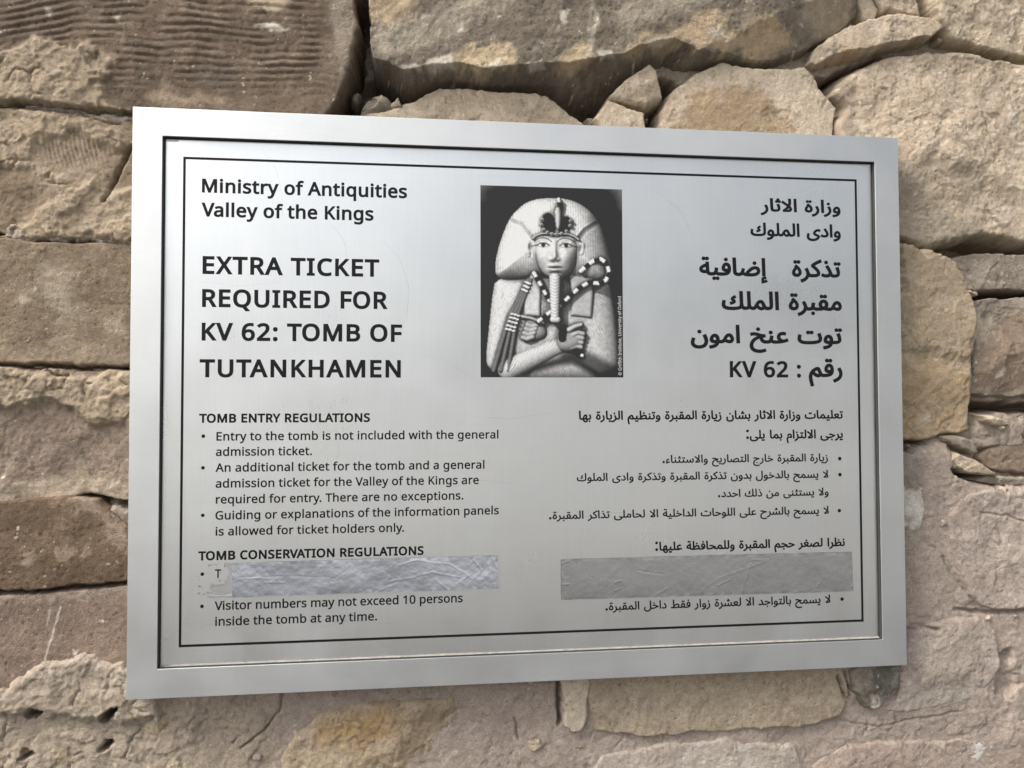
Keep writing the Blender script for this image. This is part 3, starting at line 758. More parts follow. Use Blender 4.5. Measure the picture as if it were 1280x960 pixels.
# ---- loose chips and crumbs of stone in the joints
for k, (cx, cy, r, hh, pal) in enumerate([
    (444, 112, 8, -0.016, T_GREY), (458, 126, 13, -0.010, T_GREY), (476, 116, 12, -0.012, T_TAN), (494, 124, 9, -0.008, T_GREY),
    (815, 143, 6, -0.014, T_GREY), (820, 157, 8, -0.012, T_GREY),
    (735, 152, 7, -0.014, T_GREY), (744, 160, 6, -0.008, T_TAN), (1082, 30, 6, -0.006, T_TAN), (1106, 23, 5, -0.006, T_GREY), (1182, 46, 6, -0.004, T_TAN), (1222, 367, 9, -0.006, T_TAN),
    (1206, 518, 7, -0.006, T_TAN), (1242, 541, 9, -0.006, T_GREY), (1258, 536, 6, -0.004, T_PALE), (1204, 555, 6, -0.002, T_GREY), (1224, 565, 6, -0.002, T_TAN), (1143, 557, 6, -0.010, T_GREY),
    (690, 842, 8, -0.002, T_GREY), (1047, 854, 6, -0.006, T_TAN), (47, 884, 8, 0.001, T_TAN), (120, 950, 10, 0.001, T_TAN), (152, 905, 8, 0.002, T_TAN), (318, 945, 9, 0.001, T_PINK),
    (668, 930, 12, 0.001, T_TAN), (680, 902, 8, 0.001, T_PINK), (724, 935, 9, 0.001, T_GREY), (530, 858, 14, 0.001, T_GREY), (1180, 318, 7, -0.004, T_TAN), (1255, 612, 8, -0.001, T_TAN),
    (1265, 770, 9, 0.002, T_PINK), (1235, 772, 6, 0.002, T_TAN), (1180, 655, 7, 0.001, T_PINK), (1168, 700, 9, 0.001, T_PINK), (160, 296, 8, 0.003, T_TAN), (30, 292, 7, 0.002, T_TAN),
]):
    rc = np.random.default_rng(300 + k)
    ang = np.sort(rc.uniform(0, 6.283, 7))
    rad = r * rc.uniform(0.65, 1.25, 7)
    stone([(cx + a * math.cos(q_) * 1.15, cy + a * math.sin(q_) * 0.85) for a, q_ in zip(rad, ang)], pal, H=hh, edge=0.004, rough=0.0005, warp=0.001, seed=400 + k, facet=1.3, crumb=0.1,
          tilt=tuple(rc.uniform(-0.25, 0.25, 2)), name='rubble_chip')

# ---- mud mortar between and over the stones
mx0, mx1, mz0, mz1 = XMIN, XMAX, ZMIN, ZMAX
mg = 0.0012
mnx, mnz = int((mx1 - mx0) / mg) + 1, int((mz1 - mz0) / mg) + 1
MX, MZ = np.meshgrid(mx0 + np.arange(mnx) * mg, mz0 + np.arange(mnz) * mg)
mh = np.full(MX.shape, -0.018)
wxm = MX + 0.004 * fbm(MX, MZ, 0.03, 4, 900) + 0.0025 * fbm(MX, MZ, 0.008, 3, 902)
wzm = MZ + 0.004 * fbm(MX, MZ, 0.03, 4, 901) + 0.0025 * fbm(MX, MZ, 0.008, 3, 903)
for poly, hgt, soft in [
    ([(-320, 840), (110, 838), (160, 840), (350, 845), (700, 840), (1060, 820), (1120, 800), (1120, 560), (1190, 556), (1225, 600), (1600, 640), (1600, 1240), (-320, 1240)], -0.0010, 0.010),
    ([(-320, 640), (130, 628), (165, 640), (200, 660), (200, 690), (165, 676), (130, 640), (0, 634)], 0.001, 0.004),
    ([(40, 830), (110, 812), (200, 840), (200, 900), (-20, 890), (0, 862)], 0.006, 0.006),
    ([(-20, 270), (40, 282), (170, 300), (170, 310), (60, 304), (-20, 302)], 0.001, 0.003),
    ([(80, 128), (170, 140), (200, 160), (100, 155), (-20, 142), (-20, 130)], 0.001, 0.004),
    ([(425, 145), (440, 118), (470, 105), (500, 118), (470, 135)], -0.008, 0.005),
    ([(438, -20), (470, -20), (472, 110), (420, 160), (400, 150), (440, 80)], -0.075, 0.005),
    ([(468, 90), (560, 92), (760, 92), (835, 88), (862, 104), (832, 126), (800, 126), (766, 134), (700, 128), (650, 114), (560, 110), (500, 122), (480, 112)], -0.085, 0.003),
    ([(446, 28), (468, 20), (466, 78), (450, 80)], -0.045, 0.003),
    ([(700, 118), (762, 118), (752, 165), (730, 150), (712, 132)], -0.085, 0.003),
    ([(738, 132), (752, 134), (748, 160), (738, 158)], -0.016, 0.003),
    ([(805, 128), (834, 118), (830, 165), (808, 168)], -0.060, 0.003),
    ([(1015, 88), (1050, 86), (1112, 62), (1118, 70), (1060, 92), (1044, 116), (1030, 106)], -0.085, 0.003),
    ([(1060, 20), (1080, 22), (1100, 26), (1090, 30), (1068, 34)], -0.016, 0.003),
    ([(1180, 312), (1200, 300), (1232, 294), (1290, 304), (1600, 306), (1600, 318), (1210, 318)], -0.060, 0.003),
    ([(1206, 360), (1290, 358), (1600, 360), (1600, 374), (1225, 376), (1212, 368)], -0.085, 0.003),
    ([(1208, 360), (1232, 360), (1234, 372), (1212, 374)], -0.010, 0.003),
    ([(1218, 505), (1600, 508), (1600, 522), (1225, 516)], -0.060, 0.003),
    ([(1122, 551), (1165, 551), (1146, 564), (1122, 566)], -0.060, 0.003),
    ([(1195, 588), (1236, 590), (1260, 600), (1262, 610), (1236, 605), (1200, 594)], -0.060, 0.003),
    ([(1225, 520), (1290, 520), (1290, 560), (1228, 560)], -0.009, 0.004),
    ([(-10, 278), (6, 280), (5, 293), (-10, 292)], -0.060, 0.003),
    ([(127, 899), (136, 889), (149, 882), (146, 890), (135, 899)], -0.035, 0.002), ([(34, 898), (43, 888), (52, 891), (44, 899)], -0.030, 0.002),
    ([(124, 938), (132, 928), (141, 929), (134, 936)], -0.035, 0.002), ([(25, 950), (30, 938), (38, 944)], -0.028, 0.002),
    ([(1252, 820), (1262, 812), (1274, 858), (1262, 868), (1248, 866)], -0.008, 0.004),
    ([(1044, 838), (1056, 845), (1062, 872), (1050, 868)], -0.016, 0.003),
]:
    m = smooth(-soft, soft, poly_sd(wxm, wzm, wp(poly)))
    mh = mh * (1 - m) + hgt * m
(sx0, _), (_, sz0) = wp([(350, 900), (700, 870)])
mh = mh + (0.6 + 0.35 * smooth(sx0 + 0.03, sx0 - 0.03, MX)) * clumpy(MX, MZ, 910) + 0.0016 * fbm(MX, MZ, 0.05, 5, 911, 0.6)
mh = apply_cracks(MX, MZ, mh, 912)
mh = np.minimum(mh, np.where((np.abs(MX) < SIGN_W / 2 + 0.004) & (np.abs(MZ) < SIGN_H / 2 + 0.004), 0.008, 0.02))
mc = paint(MX, MZ, ((0.348, 0.296, 0.246), (0.293, 0.247, 0.204), (0.412, 0.358, 0.302)), 920, [
    ([(-320, 840), (350, 845), (350, 1240), (-320, 1240)], (0.36, 0.30, 0.232), 0.02, 0.6),
    ([(350, 840), (1120, 800), (1160, 560), (1600, 600), (1600, 1240), (350, 1240)], (0.36, 0.297, 0.262), 0.02, 0.7),
    ([(1120, 556), (1150, 560), (1156, 620), (1118, 620)], (0.24, 0.225, 0.2), 0.008, 0.7),
    ([(400, 90), (520, 80), (520, 150), (400, 170)], (0.31, 0.275, 0.22), 0.02, 0.8),
], 0.02)
midx = np.arange(mnx * mnz).reshape(mnz, mnx)
mq = np.stack([midx[:-1, :-1], midx[:-1, 1:], midx[1:, 1:], midx[1:, :-1]], -1)[~hide_mask(MX, MZ)[:-1, :-1]]
used = np.unique(mq)
rm = np.zeros(mnx * mnz, np.int64)
rm[used] = np.arange(len(used))
mesh_obj('mortar', np.stack([MX, YW - mh, MZ], -1).reshape(-1, 3)[used], rm[mq], M_MORTAR, wall, WO, smooth=True, attr=mc.reshape(-1, 3)[used])

# the body of the wall behind the facing, down to the ground
cv = [(x, y, z) for x in (-0.95, 0.95) for y in (YW + 0.12, YW + 0.40) for z in (-BASE_Z, 0.75)]
mesh_obj('wall_core', cv, [(0, 1, 3, 2), (4, 6, 7, 5), (0, 4, 5, 1), (2, 3, 7, 6), (0, 2, 6, 4), (1, 5, 7, 3)], mat_plain('rubble_core', (0.30, 0.25, 0.2), 0.95, vary=0.3, scale=40), wall, WO)


# ------------------------------------------------------------------ the sign
REC = 0.0042
sign = empty('information_sign', (0.0, 0.014, BASE_Z - SIGN_H / 2),
             'framed aluminium sign with English and Arabic writing fixed to the rubble wall', 'sign')
SO = sign.location


def rect(x0, x1, z0, z1, y):
    return [(x0, y, z0), (x1, y, z0), (x1, y, z1), (x0, y, z1)]


def ring_mesh(name, loops, mat, closed=False, label=None, smooth_=False):
    v = [p for lp in loops for p in lp]
    q = []
    n = len(loops)
    for i in range(n if closed else n - 1):
        a, b = i * 4, ((i + 1) % n) * 4
        for k in range(4):
            q.append((a + k, a + (k + 1) % 4, b + (k + 1) % 4, b + k))
    return mesh_obj(name, v, q, mat, sign, SO, label=label)


OX0, OX1, OZ0, OZ1 = -0.33, 0.33, -SIGN_H / 2, SIGN_H / 2
IX0, IX1, IZ0, IZ1 = -0.30682, 0.3072, -0.21333, 0.21364
BV = 0.00032
ring_mesh('frame', [rect(OX0, OX1, OZ0, OZ1, 0.014), rect(OX0, OX1, OZ0, OZ1, BV), rect(OX0 + BV * .3, OX1 - BV * .3, OZ0 + BV * .3, OZ1 - BV * .3, BV * .3),
                    rect(OX0 + BV, OX1 - BV, OZ0 + BV, OZ1 - BV, 0.0), rect(IX0 - BV, IX1 + BV, IZ0 - BV, IZ1 + BV, 0.0), rect(IX0 - BV * .3, IX1 + BV * .3, IZ0 - BV * .3, IZ1 + BV * .3, BV * .3),
                    rect(IX0, IX1, IZ0, IZ1, BV), rect(IX0, IX1, IZ0, IZ1, 0.014)], M_FRAME, closed=True)
e1 = 0.0002
ring_mesh('inner_seal', [rect(IX0 + e1, IX1 - e1, IZ0 + e1, IZ1 - e1, 0.0007), rect(IX0 + e1 + 0.0004, IX1 - e1 - 0.0004, IZ0 + e1 + 0.0004, IZ1 - e1 - 0.0004, 0.0009),
                         rect(IX0 + e1 + 0.0004, IX1 - e1 - 0.0004, IZ0 + e1 + 0.0004, IZ1 - e1 - 0.0004, 0.0054)], M_LIP, label='dark seal line round the inside of the frame')
PX0, PX1, PZ0, PZ1 = IX0 + 0.0008, IX1 - 0.0008, IZ0 + 0.0008, IZ1 - 0.0008
v = rect(PX0 + .0004, PX1 - .0004, PZ0 + .0004, PZ1 - .0004, REC) + rect(PX0, PX1, PZ0, PZ1, REC + .0004) + rect(PX0, PX1, PZ0, PZ1, 0.012)
q = [(0, 1, 2, 3), (8, 11, 10, 9)] + [(a + k, a + (k + 1) % 4, a + 4 + (k + 1) % 4, a + 4 + k) for a in (0, 4) for k in range(4)]
mesh_obj('panel', v, q, M_PANEL, sign, SO)


def flat_ring(name, x0, x1, z0, z1, w, y, mat, t=0.00006):
    return ring_mesh(name, [rect(x0, x1, z0, z1, y + t), rect(x0, x1, z0, z1, y), rect(x0 + w, x1 - w, z0 + w, z1 - w, y), rect(x0 + w, x1 - w, z0 + w, z1 - w, y + t)], mat)


flat_ring('border_line', -0.29182, 0.29208, -0.19804, 0.19855, 0.0020, REC - 0.00008, M_INK)
# dust settled on the lower lip, and the pale ends of the seal seen in the upper corners
rng = np.random.default_rng(5)
n = 240
xs = np.linspace(PX0 + 0.0004, PX1 - 0.0004, n)
hh = 0.0011 + 0.0005 * fbm(xs, xs * 0, 0.05, 4, 77)
V = np.concatenate([np.stack([xs, np.full(n, REC - 0.0016 - 0.4 * hh), np.full(n, PZ0 + 0.00015)], 1), np.stack([xs, np.full(n, REC - 0.0008), PZ0 + 0.6 * hh], 1), np.stack([xs, np.full(n, REC - 0.0001), PZ0 + hh], 1)])
q = [(r * n + i, r * n + i + 1, (r + 1) * n + i + 1, (r + 1) * n + i) for r in (0, 1) for i in range(n - 1)]
mesh_obj('dust_line', V, q, M_DUST, sign, SO, smooth=True, label='dust settled along the lower inner edge of the frame')


def small_box(name, x0, x1, z0, z1, y0, y1, mat, label=None):
    v = rect(x0, x1, z0, z1, y0) + rect(x0, x1, z0, z1, y1)
    q = [(0, 1, 2, 3), (7, 6, 5, 4)] + [(k, 4 + k, 4 + (k + 1) % 4, (k + 1) % 4) for k in range(4)]
    return mesh_obj(name, v, q, mat, sign, SO, label=label)


small_box('seal_end', PX0 + 0.0006, PX0 + 0.0102, PZ1 - 0.0021, PZ1 - 0.0007, REC - 0.0004, REC + 0.0002, M_TAB, 'short pale seal end in the upper left corner')
small_box('seal_end', PX1 - 0.0088, PX1 - 0.0012, PZ1 - 0.0020, PZ1 - 0.0007, REC - 0.0004, REC + 0.0002, M_TAB, 'short pale seal end in the upper right corner')

# ---- lettering: glyph outlines (straight pieces
# letter outlines: code point -> [advance, [x, y, x, y, ...] per outline], 1000 units per em
GL = {
 44: [215, [[136,24,111,-42,85,-104,33,-104,48,-38,62,31,73,93,148,93,154,84]]],
 46: [215, [[61,69,72,85,88,94,106,97,126,94,142,85,153,69,157,44,153,18,142,2,126,-8,106,-11,88,-8,72,2,61,18,58,44]]],
 48: [458, [[417,221,409,163,395,112,376,70,349,37,316,12,276,-3,228,-8,198,-6,170,1,145,12,122,28,103,47,86,70,60,128,44,201,40,287,44,373,58,446,69,477,83,504,99,527,118,546,141,562,167,573,196,579,228,582,259,579,287,573,313,562,335,546,355,527,372,504,398,446,414,373,420,287],[113,215,122,156,137,111,159,78,189,59,228,52,268,58,298,78,321,110,336,156,345,215,348,287,345,359,336,418,321,463,298,495,268,515,228,522,189,515,159,495,137,463,122,418,113,359,110,287]]],
 49: [458, [[216,0,216,400,216,440,218,470,219,499,196,477,169,454,108,405,72,452,226,572,284,572,284,0]]],
 50: [458, [[38,0,38,58,188,210,262,287,287,320,306,353,318,387,322,424,314,466,306,482,294,496,261,514,220,520,181,517,147,506,115,489,82,466,45,513,94,548,122,561,153,572,186,578,220,580,270,576,313,562,347,540,372,510,388,472,394,428,389,385,376,344,353,305,324,266,247,185,128,68,128,64,417,64,417,0]]],
 54: [458, [[51,342,60,389,74,434,95,474,121,510,155,539,196,562,246,576,306,580,344,579,377,574,377,513,344,520,308,523,257,518,216,504,183,483,158,454,139,419,126,380,114,291,120,291,133,309,150,326,170,339,194,350,223,356,255,358,302,353,342,338,375,313,400,278,416,236,421,184,415,129,398,82,372,43,336,15,291,-2,239,-8,200,-4,163,7,130,26,100,54,77,89,59,132,48,185,44,244],[262,53,284,60,303,70,320,84,334,102,343,125,349,153,351,184,344,233,336,254,324,271,308,285,289,295,266,301,240,303,205,299,175,288,150,270,131,248,119,223,116,198,123,146,133,121,146,98,164,79,185,64,210,55,238,52]]],
 58: [215, [[61,69,72,85,88,94,106,97,126,94,142,85,153,69,157,44,153,18,142,2,126,-8,106,-11,88,-8,72,2,61,18,58,44],[61,412,72,429,88,438,106,441,126,438,142,429,153,412,157,386,153,362,142,345,126,335,106,332,88,335,72,345,61,362,58,386]]],
 65: [512, [[368,177,141,177,73,0,0,0,224,575,288,575,512,0,437,0],[274,438,264,472,255,500,246,468,238,438,230,414,165,242,346,242,282,414]]],
 66: [522, [[292,571,336,565,373,555,404,541,428,522,445,498,455,467,458,430,456,399,446,371,431,347,410,328,382,313,350,304,350,300,384,292,415,279,441,261,461,236,474,203,478,163,472,115,454,74,425,42,386,19,336,5,279,0,78,0,78,572,242,572],[318,335,340,342,357,352,369,366,377,382,384,422,382,444,376,463,365,478,351,490,308,506,244,511,150,511,150,329,256,329],[150,61,266,61,301,63,330,68,354,78,372,90,384,107,394,125,399,146,401,168,398,197,388,222,370,241,344,256,307,265,260,268,150,268]]],
 67: [507, [[280,513,240,502,206,482,178,456,155,423,138,383,128,337,125,286,131,220,147,164,175,118,193,99,213,84,236,71,262,62,322,56,394,62,460,78,460,15,394,-2,312,-8,270,-6,232,1,197,12,166,28,139,48,115,72,94,99,78,130,65,165,56,203,49,287,54,349,67,406,89,456,120,499,159,534,206,560,261,575,324,580,367,578,409,572,448,561,482,547,453,486,394,508,360,515,323,517]]],
 68: [586, [[534,246,528,203,516,165,501,130,481,100,457,74,430,51,398,33,363,19,325,8,283,2,238,0,78,0,78,572,254,572,296,571,335,565,371,555,404,540,434,523,460,501,483,475,502,446,517,414,528,377,534,336,536,292],[454,359,446,388,435,414,421,437,404,457,384,474,362,487,308,505,244,511,150,511,150,62,228,62,282,65,330,76,369,94,402,119,428,151,446,190,457,236,460,290]]],
 69: [446, [[78,0,78,572,398,572,398,509,150,509,150,330,384,330,384,268,150,268,150,64,398,64,398,0]]],
 70: [416, [[78,0,78,572,398,572,398,509,150,509,150,306,382,306,382,243,150,243,150,0]]],
 71: [584, [[524,302,524,22,430,-1,323,-8,280,-6,241,1,205,12,173,28,144,47,119,71,98,98,80,130,67,164,57,202,51,243,49,286,51,330,58,370,69,408,84,442,104,473,127,500,154,524,186,544,220,560,259,571,300,578,346,580,392,578,436,572,478,561,516,547,489,484,420,508,382,515,342,517,278,510,250,501,224,489,202,474,181,455,164,434,150,410,131,353,124,286,130,222,146,166,159,141,175,119,193,100,216,84,241,71,270,62,303,56,340,54,404,58,452,68,452,238,326,238,326,302]]],
 72: [594, [[444,0,444,267,150,267,150,0,78,0,78,572,150,572,150,330,444,330,444,572,516,572,516,0]]],
 73: [272, [[32,0,32,42,100,57,100,515,32,531,32,572,239,572,239,531,172,515,172,57,239,42,239,0]]],
 75: [496, [[412,0,208,274,150,222,150,0,78,0,78,572,150,572,150,290,199,345,248,400,404,572,488,572,260,323,496,0]]],
 76: [420, [[78,572,150,572,150,64,400,64,400,0,78,0]]],
 77: [728, [[142,502,138,502,142,461,144,407,144,347,144,0,78,0,78,572,184,572,361,104,364,104,544,572,650,572,650,0,578,0,578,352,579,408,582,460,584,501,580,501,390,0,330,0]]],
 78: [610, [[448,0,141,476,138,476,140,432,143,378,144,320,144,0,78,0,78,572,161,572,466,98,470,98,468,137,466,194,464,250,464,572,532,572,532,0]]],
 79: [626, [[573,224,560,166,540,116,510,73,473,38,428,13,375,-3,314,-8,250,-3,196,13,151,39,114,74,85,116,65,167,53,224,49,288,56,370,65,408,78,442,94,473,114,500,138,524,166,544,197,561,232,572,271,579,314,582,356,579,393,572,428,561,458,545,486,525,510,501,531,474,548,442,561,408,570,370,578,287],[130,220,145,163,171,117,188,98,208,82,230,70,255,62,314,54,373,62,398,70,420,82,456,117,481,163,496,220,501,287,498,338,490,384,476,423,456,456,431,483,398,503,360,514,314,518,255,511,230,503,208,490,188,475,171,457,145,411,130,354,125,287]]],
 81: [626, [[573,221,558,160,535,108,503,64,461,30,410,6,548,-136,444,-136,334,-7,324,-8,314,-8,250,-3,196,13,151,39,114,74,85,116,65,167,53,224,49,288,56,370,65,408,78,442,94,473,114,500,138,524,166,544,197,561,232,572,271,579,314,582,356,579,393,572,428,561,458,545,486,525,510,501,531,474,548,442,561,408,570,370,578,287],[130,220,145,163,171,117,188,98,208,82,230,70,255,62,314,54,373,62,398,70,420,82,456,117,481,163,496,220,501,287,498,338,490,384,476,423,456,456,431,483,398,503,360,514,314,518,255,511,230,503,208,490,188,475,171,457,145,411,130,354,125,287]]],
 82: [499, [[301,568,353,554,394,532,422,500,439,460,444,410,440,368,428,334,408,306,384,285,358,269,330,256,487,0,402,0,264,236,150,236,150,0,78,0,78,572,236,572],[150,510,150,298,236,298,296,304,319,313,338,325,352,341,362,359,368,381,370,406,366,440,355,466,336,486,310,500,275,507,232,510]]],
 83: [440, [[396,106,378,66,347,35,306,11,257,-3,198,-8,136,-5,84,4,41,19,41,88,112,65,156,57,202,54,240,57,272,66,298,79,316,98,327,120,330,147,328,173,318,194,302,213,277,230,196,264,131,294,106,311,85,330,69,351,58,376,50,403,48,434,54,477,72,513,99,542,136,563,180,576,231,580,276,578,318,572,389,548,366,487,302,508,266,515,230,517,196,515,169,507,148,494,133,478,124,457,121,434,124,407,133,386,149,368,172,351,246,318,293,299,332,278,362,255,384,228,398,194,402,153]]],
 84: [446, [[187,0,187,509,8,509,8,572,437,572,437,509,259,509,259,0]]],
 85: [586, [[507,146,489,95,475,72,459,52,416,20,390,7,360,-1,290,-8,240,-4,196,7,159,25,128,50,104,82,86,118,76,158,72,204,72,572,144,572,144,202,147,169,154,139,165,114,182,93,203,76,228,64,259,57,294,54,342,59,379,74,407,96,426,126,438,161,442,202,442,572,513,572,513,202]]],
 86: [481, [[276,0,204,0,0,572,76,572,204,206,220,160,232,119,240,80,250,120,262,161,276,207,405,572,481,572]]],
 88: [470, [[385,0,234,248,80,0,3,0,194,298,15,572,96,572,236,348,377,572,453,572,276,300,466,0]]],
 89: [454, [[376,572,454,572,263,222,263,0,191,0,191,219,0,572,78,572,227,291]]],
 97: [450, [[268,435,299,428,326,418,347,402,364,383,376,358,383,328,385,292,385,0,334,0,320,61,317,61,278,22,258,8,234,-1,206,-6,172,-8,136,-5,103,6,76,23,54,48,41,80,37,120,40,150,50,176,65,199,88,218,116,234,152,246,194,253,243,256,316,259,316,284,310,330,303,347,292,360,265,375,227,380,194,378,163,370,106,347,84,400,115,414,151,426,190,434,231,437],[184,200,159,192,140,182,127,170,118,155,112,138,110,118,115,87,132,66,157,53,188,49,215,51,238,56,260,66,279,79,295,96,306,117,313,142,315,172,315,210,252,208]]],
 98: [493, [[138,410,134,373,138,373,161,398,190,418,226,432,272,437,310,434,344,423,374,406,400,382,422,350,437,312,446,267,449,215,443,147,427,92,400,48,365,17,322,-2,272,-8,226,-3,190,10,161,31,138,54,133,54,118,0,68,0,68,610,138,610,138,461],[219,374,188,362,165,340,150,308,141,268,138,218,138,214,145,144,153,116,165,92,181,74,202,61,229,53,262,50,289,53,312,61,331,74,348,93,360,117,369,145,374,178,376,216,374,254,369,287,360,315,348,338,331,356,311,368,288,376,260,378]]],
 99: [385, [[187,-2,139,15,118,28,99,45,70,88,58,114,50,143,44,212,51,284,59,315,70,342,85,365,102,385,121,401,142,414,191,432,246,438,308,431,358,414,337,356,292,370,244,376,204,371,172,358,148,335,130,303,120,263,117,214,120,166,130,126,148,94,172,72,202,58,240,53,302,60,351,78,351,15,304,-2,240,-8]]],
 100: [493, [[182,-5,148,6,118,23,92,48,71,79,56,117,47,162,44,214,47,266,56,311,71,350,92,382,119,406,149,424,183,434,222,438,253,436,280,430,303,420,323,406,354,374,360,374,356,406,354,438,354,610,425,610,425,0,368,0,358,58,354,58,323,24,303,11,280,1,252,-6,220,-8],[263,53,290,60,311,72,328,88,340,109,348,134,354,165,356,200,356,214,349,284,341,313,329,336,313,355,291,369,264,377,231,380,204,377,181,368,162,354,146,334,133,310,124,281,117,212,119,176,124,144,133,116,146,93,162,74,181,61,205,53,232,50]]],
 101: [452, [[285,432,329,414,364,385,390,346,406,299,412,244,412,202,117,202,120,167,127,137,139,111,154,90,174,74,197,62,224,54,254,52,293,54,327,60,392,82,392,20,327,-1,292,-6,251,-8,194,-2,143,17,101,48,70,91,51,146,44,212,50,277,68,333,96,378,134,410,181,431,234,438],[209,378,188,372,169,362,154,348,140,330,130,309,118,258,338,258,335,292,326,322,312,346,292,364,266,376,234,380]]],
 102: [276, [[158,376,158,0,88,0,88,376,12,376,12,408,88,432,88,457,92,507,104,547,124,577,152,598,186,609,227,614,274,609,310,599,292,544,262,552,228,556,197,550,175,532,162,502,158,458,158,430,266,430,266,376]]],
 103: [493, [[261,434,297,422,329,402,356,373,360,373,369,430,425,430,425,-7,420,-63,404,-110,378,-146,341,-172,293,-187,232,-192,147,-186,110,-177,78,-165,78,-100,111,-114,149,-125,191,-132,236,-134,263,-132,286,-126,306,-116,324,-102,337,-84,347,-63,353,-40,356,-13,356,4,356,32,358,57,354,57,329,28,298,8,263,-4,222,-8,182,-4,147,7,117,25,91,50,70,83,56,121,47,164,44,214,47,263,56,306,70,344,91,378,117,404,147,423,181,434,220,438],[197,374,169,360,147,336,130,303,120,262,117,214,119,176,124,143,134,115,146,92,163,74,182,60,206,52,232,50,262,52,288,58,309,69,326,84,340,105,349,130,354,161,356,198,356,214,353,267,343,308,326,340,302,362,270,374,230,378]]],
 104: [496, [[138,400,134,370,140,370,155,391,174,408,196,420,220,430,274,437,321,433,360,420,391,400,413,370,426,330,430,280,430,0,361,0,361,275,355,321,348,338,338,353,324,364,308,372,264,378,222,374,190,360,166,338,150,308,142,269,138,222,138,0,68,0,68,610,138,610,138,430]]],
 105: [207, [[138,0,68,0,68,430,138,430],[119,588,132,580,142,566,145,546,142,526,132,512,119,504,104,501,88,504,74,512,66,526,62,546,66,566,74,580,88,588,104,591]]],
 107: [428, [[136,258,134,222,138,222,152,240,172,264,190,284,326,430,409,430,235,246,421,0,336,0,187,200,138,158,138,0,68,0,68,610,138,610,138,291]]],
 108: [207, [[68,0,68,610,138,610,138,0]]],
 109: [750, [[574,436,603,429,628,417,649,400,665,379,676,352,683,319,685,280,685,0,615,0,615,276,610,321,594,353,582,364,567,372,528,378,499,376,474,370,454,358,438,342,427,322,418,298,412,238,412,0,342,0,342,276,339,308,332,333,320,353,303,368,281,376,254,378,215,374,185,360,164,338,150,308,141,269,138,223,138,0,68,0,68,430,125,430,136,372,140,372,155,392,173,408,194,422,216,430,266,438,312,434,349,420,378,398,398,366,402,366,427,398,460,420,499,434,540,438]]],
 110: [496, [[311,436,343,429,369,417,392,400,409,379,421,352,428,319,430,280,430,0,361,0,361,275,355,321,348,338,338,353,324,364,308,372,264,378,232,376,204,368,182,356,166,338,154,316,146,289,138,223,138,0,68,0,68,430,125,430,136,372,140,372,156,392,175,408,198,422,222,430,275,438]]],
 111: [485, [[438,165,428,120,411,82,388,50,359,25,324,7,285,-4,242,-8,201,-4,163,7,129,25,100,50,77,82,59,120,48,165,44,216,50,282,68,336,97,380,137,412,186,431,244,438,299,431,347,412,387,380,416,336,436,282,442,216],[120,169,130,128,147,95,172,70,204,55,243,50,282,55,314,70,339,95,356,128,366,169,369,216,366,263,356,303,338,335,314,359,282,374,242,378,212,376,186,368,164,354,147,335,134,311,124,284,119,252,117,216]]],
 112: [493, [[310,435,344,424,374,407,400,382,422,351,437,313,446,268,449,216,443,148,427,92,401,49,366,17,322,-2,272,-8,241,-6,214,1,189,11,170,24,138,54,134,54,137,20,138,-16,138,-192,68,-192,68,430,126,430,136,372,138,372,170,405,189,418,213,429,240,436,272,438],[221,374,190,362,167,341,152,313,142,276,138,230,138,216,141,167,150,126,165,94,188,70,220,55,262,50,297,56,326,72,348,98,364,131,373,171,376,216,369,283,360,311,348,334,331,354,311,368,288,376,260,378]]],
 113: [493, [[356,25,358,58,354,58,332,32,302,11,265,-3,219,-8,182,-5,148,6,119,23,92,48,71,79,56,117,47,162,44,214,50,282,66,338,93,381,129,412,172,432,222,438,267,433,304,418,333,397,356,372,358,372,369,430,425,430,425,-192,354,-192,354,-9],[272,55,304,66,327,87,342,116,352,153,356,199,356,214,348,285,340,314,328,337,312,356,290,369,263,377,231,380,204,377,181,368,161,354,145,334,133,310,124,281,117,212,124,145,133,117,146,94,162,75,182,61,205,53,232,50]]],
 114: [331, [[294,436,319,433,310,368,288,372,264,374,240,371,216,364,195,351,176,334,161,313,149,288,141,261,138,230,138,0,68,0,68,430,126,430,134,351,137,351,152,374,170,395,191,413,214,426,240,435,268,438]]],
 115: [384, [[343,80,327,49,302,24,268,6,226,-4,176,-8,135,-6,99,-1,42,19,42,84,104,60,141,52,178,49,224,53,256,66,274,86,280,112,278,128,271,141,259,154,240,167,174,196,102,228,76,245,57,266,45,292,41,324,44,350,52,372,66,392,86,408,109,421,137,430,168,436,202,438,240,436,276,430,339,409,315,353,258,372,228,378,198,380,159,377,131,366,114,349,108,328,111,312,118,298,133,286,154,274,219,246,288,215,314,197,333,176,344,150,348,118]]],
 116: [290, [[244,52,272,58,272,5,240,-4,200,-8,167,-5,138,4,112,20,92,44,78,79,74,125,74,376,13,376,13,409,74,437,102,528,144,528,144,430,268,430,268,376,144,376,144,126,149,92,163,68,185,54,212,50]]],
 117: [496, [[428,0,370,0,360,57,356,57,340,36,321,20,298,8,274,-1,220,-8,173,-4,134,8,103,30,81,60,68,99,64,148,64,430,134,430,134,153,140,108,158,76,171,65,188,57,230,50,273,55,306,68,330,91,345,122,354,160,357,206,357,430,428,430]]],
 118: [408, [[0,430,76,430,167,176,180,137,194,96,202,62,204,62,214,96,228,138,240,176,332,430,408,430,244,0,163,0]]],
 119: [630, [[336,276,328,308,321,335,316,357,313,357,308,335,302,307,294,276,284,242,207,1,126,1,9,430,82,430,141,202,153,154,163,110,169,73,172,73,178,97,185,128,193,160,202,188,278,430,354,430,428,188,440,149,450,108,457,74,460,74,466,108,476,153,489,202,550,430,622,430,502,1,420,1,346,243]]],
